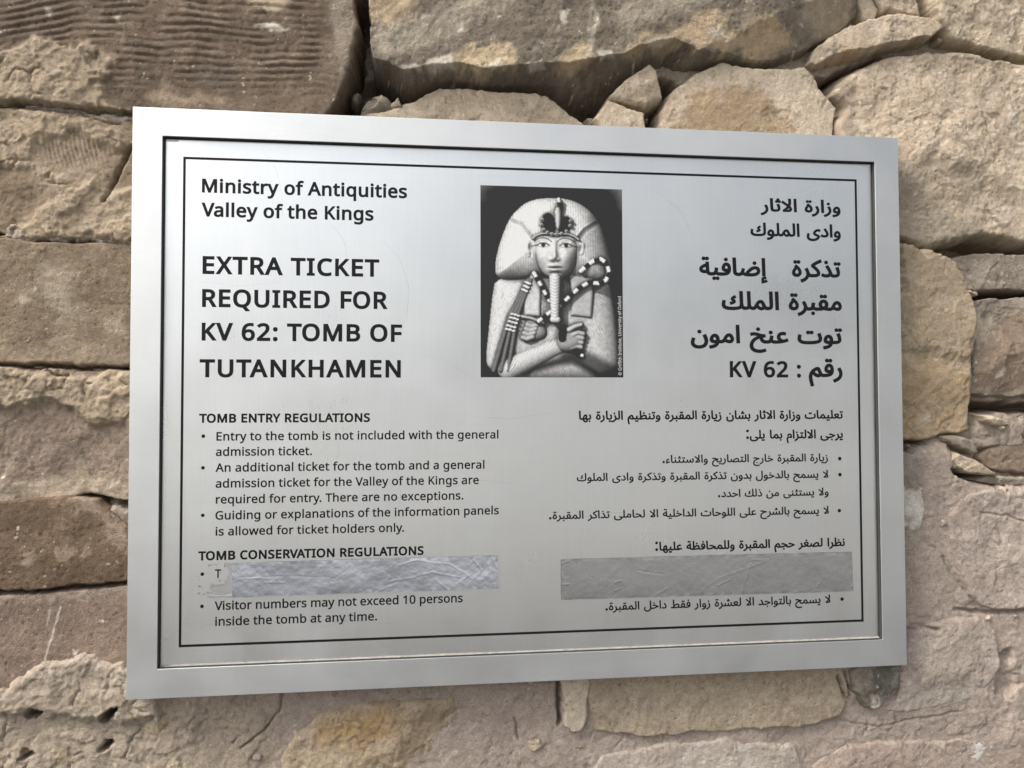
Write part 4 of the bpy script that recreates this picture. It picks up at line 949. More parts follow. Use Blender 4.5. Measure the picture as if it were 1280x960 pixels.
 120: [424, [[22,430,102,430,212,268,322,430,402,430,254,220,410,0,330,0,212,172,94,0,14,0,170,220]]],
 121: [409, [[76,430,169,185,184,144,196,104,206,68,208,68,224,120,246,186,333,430,409,430,224,-60,207,-97,188,-130,166,-156,138,-176,106,-188,68,-192,34,-190,9,-186,9,-130,30,-133,56,-134,79,-132,99,-126,116,-114,130,-99,152,-58,174,-2,1,430]]],
 169: [667, [[308,110,276,119,249,134,227,156,210,183,197,213,190,248,188,286,192,336,206,379,229,415,260,442,301,459,349,465,400,458,448,441,424,392,386,408,350,413,327,411,308,405,291,394,276,380,265,361,257,339,250,286,256,232,273,192,286,178,304,167,324,161,349,159,390,164,433,177,433,126,394,112,346,106],[272,-3,216,14,166,40,122,75,87,118,61,168,45,225,40,286,45,348,61,404,87,454,122,498,166,533,216,559,272,575,334,580,393,575,448,559,498,533,542,498,578,454,605,404,622,348,628,286,622,225,606,168,580,118,545,75,502,40,452,14,395,-3,334,-8],[383,39,430,53,472,75,509,106,540,142,563,185,577,233,582,286,578,337,564,384,542,427,512,464,476,495,434,518,386,533,334,538,281,533,234,520,191,497,154,467,125,430,102,388,89,339,84,286,89,236,102,188,125,146,154,108,191,78,234,54,281,39,334,34]]],
 65152: [244, [[74,39,54,58,39,84,34,114,37,143,48,166,64,185,84,199,108,208,134,210,156,208,179,204,172,159,152,162,134,164,118,162,104,158,86,140,80,114,83,97,92,80,104,67,119,56,135,50,150,48,98,28],[10,10,66,26,136,47,205,73,223,30,180,14,126,-5,70,-22,24,-34]]],
 65159: [141, [[42,423,90,423,102,0,54,0],[32,-148,56,-142,78,-136,74,-149,60,-141,46,-128,35,-112,32,-94,34,-77,40,-64,50,-53,62,-46,92,-40,106,-41,120,-44,116,-74,104,-72,92,-70,71,-76,65,-83,64,-92,65,-103,72,-113,90,-127,106,-132,82,-134,112,-126,138,-118,147,-148,114,-159,74,-170,38,-180]]],
 65165: [141, [[42,423,90,423,102,0,54,0]]],
 65166: [172, [[131,0,100,8,79,21,65,41,58,67,54,99,42,423,92,423,103,118,109,73,116,60,129,52,149,47,178,46,189,44,196,39,202,22,200,13,194,5,184,-1,172,-3]]],
 65169: [160, [[6,46,52,49,67,55,77,64,83,77,85,96,80,132,68,176,51,221,99,239,114,196,125,148,130,106,125,64,110,34,84,12,48,1,0,-3],[52,-111,42,-104,36,-95,34,-84,36,-73,42,-64,52,-57,64,-54,74,-57,84,-64,90,-73,92,-84,90,-95,84,-104,74,-111,64,-113]]],
 65170: [204, [[6,46,45,50,57,57,66,68,80,104,92,168,138,159,134,135,128,110,126,87,132,66,140,57,154,51,209,46,220,44,228,39,233,22,231,13,224,5,215,-1,204,-3,169,-1,143,4,124,13,111,24,102,40,97,58,115,58,94,26,70,8,40,0,0,-3],[89,-111,80,-104,73,-95,71,-84,73,-73,80,-64,89,-57,101,-54,112,-57,121,-64,128,-73,130,-84,128,-95,121,-104,112,-111,101,-113]]],
 65171: [240, [[92,3,68,10,47,23,31,41,21,64,18,94,23,122,38,158,64,197,106,238,117,206,76,242,108,279,164,227,188,198,206,168,218,136,222,102,218,70,202,37,188,22,170,10,147,3,120,0],[138,50,153,56,165,64,174,74,180,104,175,135,155,170,109,214,135,215,97,175,73,134,64,98,69,77,80,61,98,52,120,48],[153,334,144,340,137,350,135,361,137,372,144,382,153,388,165,390,176,388,185,382,192,372,194,361,192,350,185,340,176,334,165,332],[72,334,62,340,56,350,54,361,56,372,62,382,72,388,84,390,95,388,104,382,110,372,112,361,110,350,104,340,95,334,84,332]]],
 65172: [288, [[258,-1,232,6,209,19,192,38,181,64,176,100,166,306,214,306,224,110,228,86,234,68,244,57,258,50,294,46,305,44,312,39,318,22,316,13,310,5,300,-1,288,-3],[165,54,133,52,102,54,74,61,51,73,33,88,22,108,18,132,21,156,30,179,46,200,66,218,117,247,147,257,180,262,188,213,136,205,97,188,73,164,67,152,64,140,67,128,74,118,98,106,131,100,166,102,194,108,198,62],[175,376,165,382,159,392,156,403,159,414,165,424,175,430,186,432,197,430,206,424,213,414,215,403,213,392,206,382,197,376,186,374],[93,376,84,382,78,392,76,403,78,414,84,424,93,430,105,432,116,430,126,424,132,414,134,403,132,392,126,382,116,376,105,374]]],
 65173: [588, [[246,36,366,40,448,52,477,61,496,73,508,89,512,108,504,160,482,223,528,239,542,198,554,156,559,117,555,84,543,57,522,35,490,17,446,4,389,-6,318,-11,231,-12],[138,-6,102,3,72,16,48,32,32,52,21,78,18,108,20,138,26,170,34,201,79,190,74,168,68,144,66,122,70,94,82,72,104,56,137,45,184,38,246,36,258,6,231,-12],[319,240,309,246,303,256,300,266,303,278,309,288,319,294,330,296,341,294,350,288,357,278,359,266,357,256,350,246,341,240,330,238],[237,240,228,246,222,256,220,266,222,278,228,288,237,294,249,296,260,294,270,288,276,278,278,266,276,256,270,246,260,240,249,238]]],
 65175: [177, [[6,46,60,48,77,53,88,62,95,76,96,96,92,132,80,176,63,221,111,239,126,196,137,148,142,106,140,79,134,56,123,37,108,22,89,11,64,3,0,-3],[118,303,108,309,102,318,100,330,102,341,108,350,118,357,129,359,140,357,150,350,156,341,158,330,156,318,150,309,140,303,129,300],[36,303,27,309,20,318,18,330,20,341,27,350,36,357,48,359,59,357,68,350,75,341,77,330,75,318,68,309,59,303,48,300]]],
 65176: [221, [[6,46,52,50,67,57,78,68,92,104,104,168,150,159,145,135,140,110,138,87,140,70,148,58,174,49,227,46,238,44,245,39,250,22,249,13,242,5,233,-1,221,-3,164,1,132,12,116,32,109,58,127,58,106,26,81,8,47,0,0,-3],[147,231,137,238,131,247,128,258,131,269,137,278,147,285,158,288,169,285,178,278,185,269,188,258,185,247,178,238,169,231,158,229],[66,231,56,238,50,247,48,258,50,269,56,278,66,285,77,288,88,285,98,278,104,269,106,258,104,247,98,238,88,231,77,229]]],
 65179: [177, [[6,46,60,48,77,53,88,62,95,76,96,96,92,132,80,176,63,221,111,239,126,196,137,148,142,106,140,79,134,56,123,37,108,22,89,11,64,3,0,-3],[77,368,68,374,62,384,60,395,62,406,68,416,77,422,89,424,100,422,110,416,116,406,118,395,116,384,110,374,100,368,89,366],[37,303,28,309,21,318,19,330,21,341,28,350,37,357,48,359,60,357,69,350,76,341,78,330,76,318,69,309,60,303,48,300],[118,303,108,309,102,318,100,330,102,341,108,350,118,357,129,359,140,357,150,350,156,341,158,330,156,318,150,309,140,303,129,300]]],
 65180: [221, [[6,46,52,50,67,57,78,68,92,104,104,168,150,159,145,135,140,110,138,87,140,70,148,58,174,49,227,46,238,44,245,39,250,22,249,13,242,5,233,-1,221,-3,164,1,132,12,116,32,109,58,127,58,106,26,81,8,47,0,0,-3],[106,296,97,302,90,312,88,323,90,334,97,344,106,350,118,352,129,350,138,344,145,334,147,323,145,312,138,302,129,296,118,294],[66,231,56,238,50,247,48,258,50,269,56,278,66,285,78,288,89,285,98,278,104,269,106,258,104,247,98,238,89,231,78,229],[147,231,137,238,131,247,128,258,131,269,137,278,147,285,158,288,169,285,178,278,185,269,188,258,185,247,178,238,169,231,158,229]]],
 65181: [379, [[196,-65,186,-59,180,-50,178,-38,180,-27,186,-18,196,-11,208,-9,218,-11,228,-18,234,-27,236,-38,234,-50,228,-59,218,-65,208,-68],[173,-231,134,-224,99,-212,68,-194,42,-172,22,-144,10,-112,6,-74,9,-40,16,-8,28,22,46,50,67,77,92,102,122,123,156,142,193,159,234,173,227,166,196,176,162,186,126,194,84,198,52,194,28,188,19,232,54,242,92,246,141,242,182,230,222,215,270,202,332,197,338,197,339,148,278,142,215,122,154,92,127,72,103,50,83,24,68,-4,58,-34,54,-68,58,-96,68,-120,83,-141,104,-157,128,-169,156,-178,220,-184,279,-178,338,-160,355,-201,320,-215,284,-226,249,-232,214,-234]]],
 65183: [349, [[6,46,66,50,124,64,178,86,229,115,193,138,149,154,98,160,80,160,64,158,45,154,36,198,68,206,98,208,128,207,154,201,200,183,238,162,274,144,309,136,322,136,326,94,301,92,278,86,237,68,194,46,144,22,82,4,0,-3],[154,-108,144,-102,138,-92,136,-81,138,-70,144,-60,154,-54,166,-52,176,-54,186,-60,192,-70,194,-81,192,-92,186,-102,176,-108,166,-110]]],
 65184: [378, [[332,0,294,12,279,23,266,38,257,58,250,83,284,104,293,83,304,68,317,57,334,50,384,46,394,44,402,39,407,22,405,13,399,5,390,-1,378,-3],[6,46,66,50,124,64,178,86,229,115,193,138,149,154,98,160,80,160,64,158,45,154,36,198,68,206,98,208,128,207,154,201,200,183,238,162,274,144,309,136,322,136,326,94,301,92,278,86,237,68,194,46,144,22,82,4,0,-3],[143,-108,134,-102,127,-92,125,-81,127,-70,134,-60,143,-54,154,-52,166,-54,175,-60,182,-70,184,-81,182,-92,175,-102,166,-108,154,-110]]],
 65185: [379, [[173,-231,134,-224,99,-212,68,-194,42,-172,22,-144,10,-112,6,-74,9,-40,16,-8,28,22,46,50,67,77,92,102,122,123,156,142,193,159,234,173,227,166,196,176,162,186,126,194,84,198,52,194,28,188,19,232,54,242,92,246,141,242,182,230,222,215,270,202,332,197,338,197,339,148,278,142,215,122,154,92,127,72,103,50,83,24,68,-4,58,-34,54,-68,58,-96,68,-120,83,-141,104,-157,128,-169,156,-178,220,-184,279,-178,338,-160,355,-201,320,-215,284,-226,249,-232,214,-234]]],
 65186: [384, [[334,0,309,7,286,18,266,35,250,60,240,94,234,140,272,160,277,124,286,97,298,77,312,63,329,54,348,49,390,46,401,44,408,39,414,22,412,13,406,5,397,-1,386,-3],[173,-231,134,-224,99,-212,68,-194,42,-172,22,-144,10,-112,6,-74,9,-40,16,-8,28,22,46,50,67,77,92,102,122,123,156,142,193,159,234,173,227,166,196,176,162,186,126,194,84,198,52,194,28,188,19,232,54,242,92,246,141,242,182,230,222,215,270,202,332,197,338,197,339,148,278,142,215,122,154,92,127,72,103,50,83,24,68,-4,58,-34,54,-68,58,-96,68,-120,83,-141,104,-157,128,-169,156,-178,220,-184,279,-178,338,-160,355,-201,320,-215,284,-226,249,-232,214,-234]]],
 65187: [349, [[6,46,66,50,124,64,178,86,229,115,193,138,149,154,98,160,80,160,64,158,45,154,36,198,68,206,98,208,128,207,154,201,200,183,238,162,274,144,309,136,322,136,326,94,301,92,278,86,237,68,194,46,144,22,82,4,0,-3]]],
 65188: [378, [[332,0,294,12,279,23,266,38,257,58,250,83,284,104,293,83,304,68,317,57,334,50,384,46,394,44,402,39,407,22,405,13,399,5,390,-1,378,-3],[6,46,66,50,124,64,178,86,229,115,193,138,149,154,98,160,80,160,64,158,45,154,36,198,68,206,98,208,128,207,154,201,200,183,238,162,274,144,309,136,322,136,326,94,301,92,278,86,237,68,194,46,144,22,82,4,0,-3]]],
 65190: [384, [[334,0,309,7,286,18,266,35,250,60,240,94,234,140,272,160,277,124,286,97,298,77,312,63,329,54,348,49,390,46,401,44,408,39,414,22,412,13,406,5,397,-1,386,-3],[173,-231,134,-224,99,-212,68,-194,42,-172,22,-144,10,-112,6,-74,9,-40,16,-8,28,22,46,50,67,77,92,102,122,123,156,142,193,159,234,173,227,166,196,176,162,186,126,194,84,198,52,194,28,188,19,232,54,242,92,246,141,242,182,230,222,215,270,202,332,197,338,197,339,148,278,142,215,122,154,92,127,72,103,50,83,24,68,-4,58,-34,54,-68,58,-96,68,-120,83,-141,104,-157,128,-169,156,-178,220,-184,279,-178,338,-160,355,-201,320,-215,284,-226,249,-232,214,-234],[173,310,164,316,158,326,156,336,158,348,164,358,173,364,185,366,196,364,206,358,212,348,214,336,212,326,206,316,196,310,185,308]]],
 65191: [349, [[6,46,66,50,124,64,178,86,229,115,193,138,149,154,98,160,80,160,64,158,45,154,36,198,68,206,98,208,128,207,154,201,200,183,238,162,274,144,309,136,322,136,326,94,301,92,278,86,237,68,194,46,144,22,82,4,0,-3],[87,272,78,278,72,288,70,299,72,310,78,320,87,326,99,328,110,326,120,320,126,310,128,299,126,288,120,278,110,272,99,270]]],
 65193: [283, [[44,68,78,53,101,47,128,46,174,52,190,59,200,69,206,82,208,96,203,126,182,173,130,252,172,278,222,200,248,138,256,93,253,70,244,47,228,27,204,10,171,0,128,-4,86,0,50,10,20,26]]],
 65194: [316, [[174,52,190,59,200,69,206,82,208,96,202,124,185,162,160,205,130,252,172,278,212,212,240,154,260,103,278,64,289,54,300,49,320,46,331,44,339,39,345,22,343,13,336,5,327,-1,316,-3,277,4,260,14,245,28,233,48,226,74,250,93,247,70,240,47,225,27,203,10,171,0,128,-4,86,0,50,10,20,26,44,68,78,53,101,47,128,46]]],
 65195: [283, [[44,68,78,53,101,47,128,46,174,52,190,59,200,69,206,82,208,96,203,126,182,173,130,252,172,278,222,200,248,138,256,93,253,70,244,47,228,27,204,10,171,0,128,-4,86,0,50,10,20,26],[116,334,107,340,101,350,98,361,101,372,107,382,116,388,128,390,139,388,148,382,155,372,157,361,155,350,148,340,139,334,128,332]]],
 65196: [316, [[174,52,190,59,200,69,206,82,208,96,202,124,185,162,160,205,130,252,172,278,212,212,240,154,260,103,278,64,289,54,300,49,320,46,331,44,339,39,345,22,343,13,336,5,327,-1,316,-3,277,4,260,14,245,28,233,48,226,74,250,93,247,70,240,47,225,27,203,10,171,0,128,-4,86,0,50,10,20,26,44,68,78,53,101,47,128,46],[119,334,110,340,104,350,102,361,104,372,110,382,119,388,131,390,142,388,152,382,158,372,160,361,158,350,152,340,142,334,131,332]]],
 65197: [218, [[-15,-92,38,-70,78,-46,105,-19,122,9,131,37,134,64,130,96,118,130,93,179,136,201,156,164,168,128,176,96,178,68,176,32,166,0,152,-28,134,-54,91,-94,44,-121,2,-136]]],
 65198: [234, [[-15,-92,25,-77,57,-60,83,-41,103,-20,117,0,127,22,134,64,131,93,121,122,93,179,136,201,156,160,172,122,182,90,192,68,204,55,220,48,240,46,251,44,258,39,264,22,262,13,256,5,247,-1,234,-3,211,-1,192,6,178,17,168,30,156,62,176,52,171,14,158,-20,138,-50,113,-76,85,-98,56,-116,2,-138]]],
 65199: [218, [[-15,-92,38,-70,78,-46,105,-19,122,9,131,37,134,64,130,96,118,130,93,179,136,201,156,164,168,128,176,96,178,68,176,32,166,0,152,-28,134,-54,91,-94,44,-121,2,-136],[93,271,84,278,78,287,76,298,78,309,84,319,93,326,105,328,116,326,126,319,132,309,134,298,132,287,126,278,116,271,105,269]]],
 65200: [234, [[-15,-92,25,-77,57,-60,83,-41,103,-20,117,0,127,22,134,64,131,93,121,122,93,179,136,201,156,160,172,122,182,90,192,68,204,55,220,48,240,46,251,44,258,39,264,22,262,13,256,5,247,-1,234,-3,211,-1,192,6,178,17,168,30,156,62,176,52,171,14,158,-20,138,-50,113,-76,85,-98,56,-116,2,-138],[85,271,76,278,69,287,67,298,69,309,76,319,85,326,96,328,108,326,117,319,124,309,126,298,124,287,117,278,108,271,96,269]]],
 65203: [464, [[6,46,37,48,48,53,56,62,72,96,88,163,133,150,128,128,122,102,120,77,122,64,131,54,147,48,172,46,201,48,211,54,220,63,233,99,246,167,290,159,286,133,282,102,280,77,284,62,299,50,334,46,364,50,375,56,383,65,388,78,390,96,387,122,380,153,356,221,404,239,419,196,430,148,435,106,428,58,419,39,408,24,393,12,376,4,333,-3,308,-1,288,4,272,12,260,24,252,39,248,58,268,58,256,35,244,19,230,8,214,2,165,-3,133,2,117,9,104,20,94,38,89,62,106,66,96,39,82,21,66,9,48,2,0,-3]]],
 65204: [504, [[6,46,37,48,48,53,56,62,72,96,88,163,133,150,124,115,120,77,124,60,141,50,172,46,201,48,211,54,220,63,233,99,246,167,290,159,286,133,282,102,280,77,284,62,299,50,334,46,359,49,376,58,387,74,390,96,390,125,388,158,383,202,426,204,434,126,447,78,457,62,470,53,488,47,510,46,520,44,528,39,534,22,531,13,525,5,516,-1,504,-3,468,2,440,18,422,40,412,68,422,64,414,40,402,23,386,10,368,2,328,-3,305,-1,286,4,271,12,260,24,252,39,248,58,268,58,256,35,244,19,230,8,214,2,165,-3,133,2,117,9,104,20,94,38,89,62,106,66,96,39,82,21,66,9,48,2,0,-3]]],
 65208: [504, [[6,46,37,48,48,53,56,62,72,96,88,163,133,150,124,115,120,77,124,60,141,50,172,46,201,48,211,54,220,63,233,99,246,167,290,159,286,133,282,102,280,77,284,62,299,50,334,46,359,49,376,58,387,74,390,96,390,125,388,158,383,202,426,204,434,126,447,78,457,62,470,53,488,47,510,46,520,44,528,39,534,22,531,13,525,5,516,-1,504,-3,468,2,440,18,422,40,412,68,422,64,414,40,402,23,386,10,368,2,328,-3,305,-1,286,4,271,12,260,24,252,39,248,58,268,58,256,35,244,19,230,8,214,2,165,-3,133,2,117,9,104,20,94,38,89,62,106,66,96,39,82,21,66,9,48,2,0,-3],[244,325,234,332,228,341,226,352,228,363,234,373,244,380,256,382,266,380,276,373,282,363,284,352,282,341,276,332,266,325,256,323],[204,260,194,266,188,276,186,287,188,298,194,308,204,314,215,316,226,314,236,308,242,298,244,287,242,276,236,266,226,260,215,258],[284,260,274,266,268,276,266,287,268,298,274,308,284,314,296,316,307,314,316,308,323,298,325,287,323,276,316,266,307,260,296,258]]],
 65212: [562, [[524,0,476,12,454,22,436,35,484,60,528,48,568,46,579,44,586,39,592,22,590,13,584,5,574,-1,562,-3],[200,-7,142,4,123,14,109,24,100,37,94,53,108,58,92,33,76,16,58,6,40,0,0,-3,6,46,40,52,52,59,62,71,77,108,92,163,134,152,128,126,124,104,122,90,128,66,138,57,154,50,206,40,298,38,368,42,420,57,438,68,452,81,460,96,463,114,456,140,448,151,436,161,420,168,400,170,372,166,344,156,290,118,246,73,214,32,162,34,208,98,266,158,298,182,332,202,368,214,404,218,434,215,460,206,481,190,496,170,505,146,508,118,504,85,488,54,461,28,419,7,362,-6,287,-10]]],
 65215: [536, [[200,-7,142,4,123,14,109,24,100,37,94,53,108,58,92,33,76,16,58,6,40,0,0,-3,6,46,40,52,52,59,62,71,77,108,92,163,134,152,128,126,124,104,122,90,128,66,138,57,154,50,206,40,298,38,368,42,420,57,438,68,452,81,460,96,463,114,456,140,448,151,436,161,420,168,400,170,372,166,344,156,290,118,246,73,214,32,162,34,208,98,266,158,298,182,332,202,368,214,404,218,434,215,460,206,481,190,496,170,505,146,508,118,504,85,488,54,461,28,419,7,362,-6,287,-10],[375,282,366,288,359,298,357,309,359,320,366,330,375,336,386,338,398,336,407,330,413,320,416,309,413,298,407,288,398,282,386,280]]],
 65218: [492, [[454,0,406,12,384,22,366,35,414,60,458,48,498,46,509,44,516,39,522,22,520,13,514,5,505,-1,492,-3],[150,-6,92,-4,46,0,12,4,17,50,56,46,106,43,164,42,230,41,300,46,351,60,370,71,384,84,392,99,395,117,388,142,380,154,368,164,352,171,332,173,304,169,276,158,248,142,222,121,177,76,146,36,94,38,140,100,198,160,230,185,264,205,300,217,336,222,366,218,392,208,412,193,428,172,437,148,440,122,435,88,420,57,393,31,351,10,294,-3,218,-8],[114,423,162,423,174,100,126,58]]],
 65224: [421, [[382,0,334,12,312,22,294,35,342,60,386,48,427,46,438,44,445,39,450,22,448,13,442,5,433,-1,421,-3],[6,46,130,46,219,50,281,64,302,74,317,86,326,101,329,119,322,141,302,162,286,168,266,170,238,166,210,156,156,118,112,73,80,32,28,34,74,98,132,158,164,182,198,202,234,214,270,218,300,215,326,206,347,190,362,170,371,146,374,118,370,91,354,62,327,38,285,18,228,6,156,-1,62,-3,0,-3],[44,423,92,423,104,97,56,56],[229,282,220,288,213,298,211,309,213,320,220,330,229,336,240,338,252,336,261,330,268,320,270,309,268,298,261,288,252,282,240,280]]],
 65227: [298, [[6,46,64,46,94,48,106,48,82,68,69,82,57,100,49,122,46,147,50,179,62,206,81,229,105,246,135,257,168,260,198,258,227,250,217,205,192,210,168,212,148,210,130,204,116,194,104,182,97,166,95,147,102,119,118,96,142,80,168,70,191,66,204,70,217,75,236,82,264,95,280,52,200,23,110,4,0,-3]]],
 65228: [309, [[6,46,73,52,130,71,176,98,206,129,213,145,216,161,210,177,192,190,158,196,129,192,98,182,74,168,104,143,134,116,166,83,196,66,232,54,274,48,315,46,326,44,333,39,338,22,336,13,330,5,321,-1,309,-3,242,4,209,11,178,22,151,37,128,54,106,80,78,107,48,132,40,143,34,159,32,172,35,181,44,192,74,216,117,236,167,244,198,241,222,234,240,222,253,208,260,192,262,174,259,148,250,122,234,97,212,74,186,53,156,34,121,19,84,7,43,0,0,-3]]],
 65232: [309, [[6,46,73,52,130,71,176,98,206,129,213,145,216,161,210,177,192,190,158,196,129,192,98,182,74,168,104,143,134,116,166,83,196,66,232,54,274,48,315,46,326,44,333,39,338,22,336,13,330,5,321,-1,309,-3,242,4,209,11,178,22,151,37,128,54,106,80,78,107,48,132,40,143,34,159,32,172,35,181,44,192,74,216,117,236,167,244,198,241,222,234,240,222,253,208,260,192,262,174,259,148,250,122,234,97,212,74,186,53,156,34,121,19,84,7,43,0,0,-3],[151,307,142,314,136,323,134,334,136,345,142,354,151,361,163,364,174,361,184,354,190,345,192,334,190,323,184,314,174,307,163,304]]],
 65235: [265, [[6,46,39,46,76,47,110,50,137,55,156,64,170,74,180,88,187,105,192,154,186,201,178,220,167,236,154,245,138,248,126,246,114,238,97,212,90,180,96,158,102,150,112,144,144,140,178,143,208,152,210,111,189,100,164,94,138,92,110,95,87,102,68,114,55,129,47,147,44,168,51,213,71,255,86,272,102,286,122,294,144,297,173,292,196,276,215,252,228,222,236,187,238,151,235,110,223,75,203,46,173,22,140,10,98,2,50,-2,0,-3],[121,360,111,366,105,376,102,387,105,398,111,408,121,414,132,416,143,414,152,408,159,398,161,387,159,376,152,366,143,360,132,358]]],
 65239: [265, [[6,46,39,46,76,47,110,50,137,55,156,64,170,74,180,88,187,105,192,154,186,201,178,220,167,236,154,245,138,248,126,246,114,238,97,212,90,180,96,158,102,150,112,144,144,140,178,143,208,152,210,111,189,100,164,94,138,92,110,95,87,102,68,114,55,129,47,147,44,168,51,213,71,255,86,272,102,286,122,294,144,297,173,292,196,276,215,252,228,222,236,187,238,151,235,110,223,75,203,46,173,22,140,10,98,2,50,-2,0,-3],[162,360,152,366,146,376,144,387,146,398,152,408,162,414,174,416,185,414,194,408,200,398,202,387,200,376,194,366,185,360,174,358],[81,360,72,366,65,376,63,387,65,398,72,408,81,414,92,416,104,414,113,408,119,398,122,387,119,376,113,366,104,360,92,358]]],
 65240: [294, [[6,46,36,46,68,48,97,50,122,56,161,73,177,85,190,99,198,116,200,134,194,162,176,188,164,195,150,198,136,195,124,188,104,164,96,132,99,114,106,98,130,72,159,55,102,38,80,58,58,90,51,110,48,134,50,156,56,178,80,214,113,238,132,244,152,246,179,242,202,230,222,212,237,190,246,164,249,138,247,114,240,92,214,56,176,28,130,10,100,4,68,0,33,-2,0,-3],[232,1,172,11,126,25,166,54,208,50,258,47,300,46,310,44,318,39,323,22,321,13,315,5,305,-1,294,-3],[176,309,167,316,160,325,158,336,160,347,167,357,176,364,188,366,199,364,208,357,215,347,217,336,215,325,208,316,199,309,188,307],[95,309,86,316,79,325,77,336,79,347,86,357,95,364,106,366,118,364,127,357,134,347,136,336,134,325,127,316,118,309,106,307]]],
 65241: [523, [[246,36,343,40,377,46,402,55,420,66,431,80,437,98,438,118,427,423,475,423,486,124,485,94,479,68,466,44,444,24,410,9,366,-3,307,-10,231,-12],[204,158,245,170,267,178,274,188,267,200,252,212,236,226,230,246,236,269,258,293,303,320,322,286,282,264,272,255,268,248,276,236,291,224,306,207,313,186,310,169,296,153,266,137,216,121],[138,-6,102,3,72,16,48,32,32,52,21,78,18,108,20,138,26,170,34,201,79,190,74,168,68,144,66,122,70,94,82,72,104,56,137,45,184,38,246,36,258,6,231,-12]]],
 65242: [546, [[246,36,342,40,376,46,402,55,419,66,431,80,437,98,438,118,427,423,475,423,486,124,490,97,496,76,507,62,520,52,552,46,563,44,570,39,576,22,574,13,568,5,558,-1,546,-3,521,-1,502,6,486,15,475,28,463,54,476,54,462,37,444,23,421,11,394,2,324,-9,231,-12],[204,158,245,170,267,178,274,188,267,200,252,212,236,226,230,246,236,269,258,293,303,320,322,286,282,264,272,255,268,248,276,236,291,224,306,207,313,186,310,169,296,153,266,137,216,121],[138,-6,102,3,72,16,48,32,32,52,21,78,18,108,20,138,26,170,34,201,79,190,74,168,68,144,66,122,70,94,82,72,104,56,137,45,184,38,246,36,258,6,231,-12]]],
 65243: [244, [[6,46,62,46,117,50,148,60,160,73,164,88,161,104,153,122,137,145,111,174,78,205,47,230,25,248,16,260,18,278,22,293,29,304,60,329,104,355,160,384,230,419,250,375,171,337,118,309,79,286,45,262,54,285,120,230,168,180,198,132,205,109,208,86,204,57,196,42,183,28,164,16,137,6,101,-1,54,-3,0,-3]]],
 65245: [412, [[20,30,28,65,42,104,86,88,75,56,68,28,66,4,70,-23,82,-46,100,-64,124,-78,152,-86,186,-89,225,-86,257,-76,282,-61,301,-38,314,-10,322,26,326,119,314,423,364,423,374,106,370,30,364,-4,354,-36,338,-65,319,-90,294,-110,264,-125,227,-134,184,-138,153,-136,122,-129,94,-119,70,-104,48,-86,32,-62,21,-34,18,0]]],
 65246: [432, [[20,30,28,65,42,104,86,88,75,56,68,28,66,4,70,-24,82,-48,101,-66,124,-78,151,-86,180,-89,231,-84,270,-68,298,-45,316,-14,325,20,327,58,314,423,364,423,373,122,376,96,382,76,393,61,406,52,438,46,449,44,456,39,462,22,460,13,454,5,445,-1,432,-3,402,2,380,15,367,34,360,54,376,38,372,7,363,-24,349,-54,330,-81,303,-104,270,-122,228,-134,176,-138,146,-135,117,-128,90,-117,66,-102,46,-82,31,-58,21,-31,18,0]]],
 65247: [154, [[6,46,34,47,53,52,64,61,68,76,70,122,58,423,106,423,118,127,116,71,110,49,100,30,86,16,64,6,36,-1,0,-3]]],
 65248: [178, [[6,46,34,47,53,52,64,61,68,76,70,122,60,423,108,423,118,122,121,96,128,76,138,61,151,52,184,46,194,44,202,39,208,22,205,13,199,5,190,-1,178,-3,155,-1,136,5,111,26,99,53,112,52,104,35,92,22,77,11,56,4,31,-1,0,-3]]],
 65249: [287, [[26,-156,16,-88,12,-36,15,-3,25,24,40,45,60,62,83,73,109,80,164,82,218,76,216,114,204,148,195,160,182,170,169,176,153,178,125,172,100,152,78,119,42,140,58,168,76,190,95,207,115,218,136,224,156,226,184,223,207,214,225,199,240,180,258,136,263,92,260,62,251,36,242,17,182,31,132,34,111,30,93,24,79,14,69,0,62,-18,60,-39,64,-92,74,-155,90,-221,44,-233]]],
 65250: [333, [[24,-144,10,-66,6,-15,9,27,20,65,36,99,57,129,80,155,106,176,156,205,179,212,198,214,224,208,235,198,246,182,268,127,290,76,300,61,312,52,339,46,350,44,357,39,363,22,361,13,354,5,345,-1,333,-3,312,-1,294,6,266,28,279,39,261,11,237,-6,208,-10,173,-4,137,14,104,44,76,84,82,83,68,59,60,33,54,-15,58,-57,68,-112,80,-170,92,-222,46,-233],[231,42,240,54,238,76,226,113,214,140,202,156,190,162,174,159,152,150,130,135,109,114,110,119,124,94,142,74,180,46,214,38]]],
 65251: [311, [[6,46,21,47,34,53,56,76,79,121,96,154,113,178,130,195,146,205,180,212,200,210,218,202,248,174,268,136,276,96,272,64,263,40,249,21,232,9,212,2,192,0,144,7,112,20,72,44,95,80,122,65,148,56,186,48,214,54,228,68,233,90,231,107,224,124,204,152,190,161,176,164,156,158,135,136,111,90,84,39,71,23,58,12,31,0,0,-3]]],
 65252: [342, [[6,46,21,47,32,53,52,76,74,121,104,168,132,196,158,210,182,214,200,212,216,206,231,194,246,177,274,121,298,72,309,58,321,50,348,46,359,44,366,39,372,22,370,13,364,5,355,-1,342,-3,320,-1,300,4,282,15,268,29,276,42,269,25,258,12,234,-6,205,-12,185,-9,165,-3,126,20,92,57,63,17,49,6,34,0,0,-3],[136,73,160,52,184,40,204,37,223,40,235,52,240,69,234,93,223,120,211,144,196,161,178,167,159,161,138,141,115,102]]],
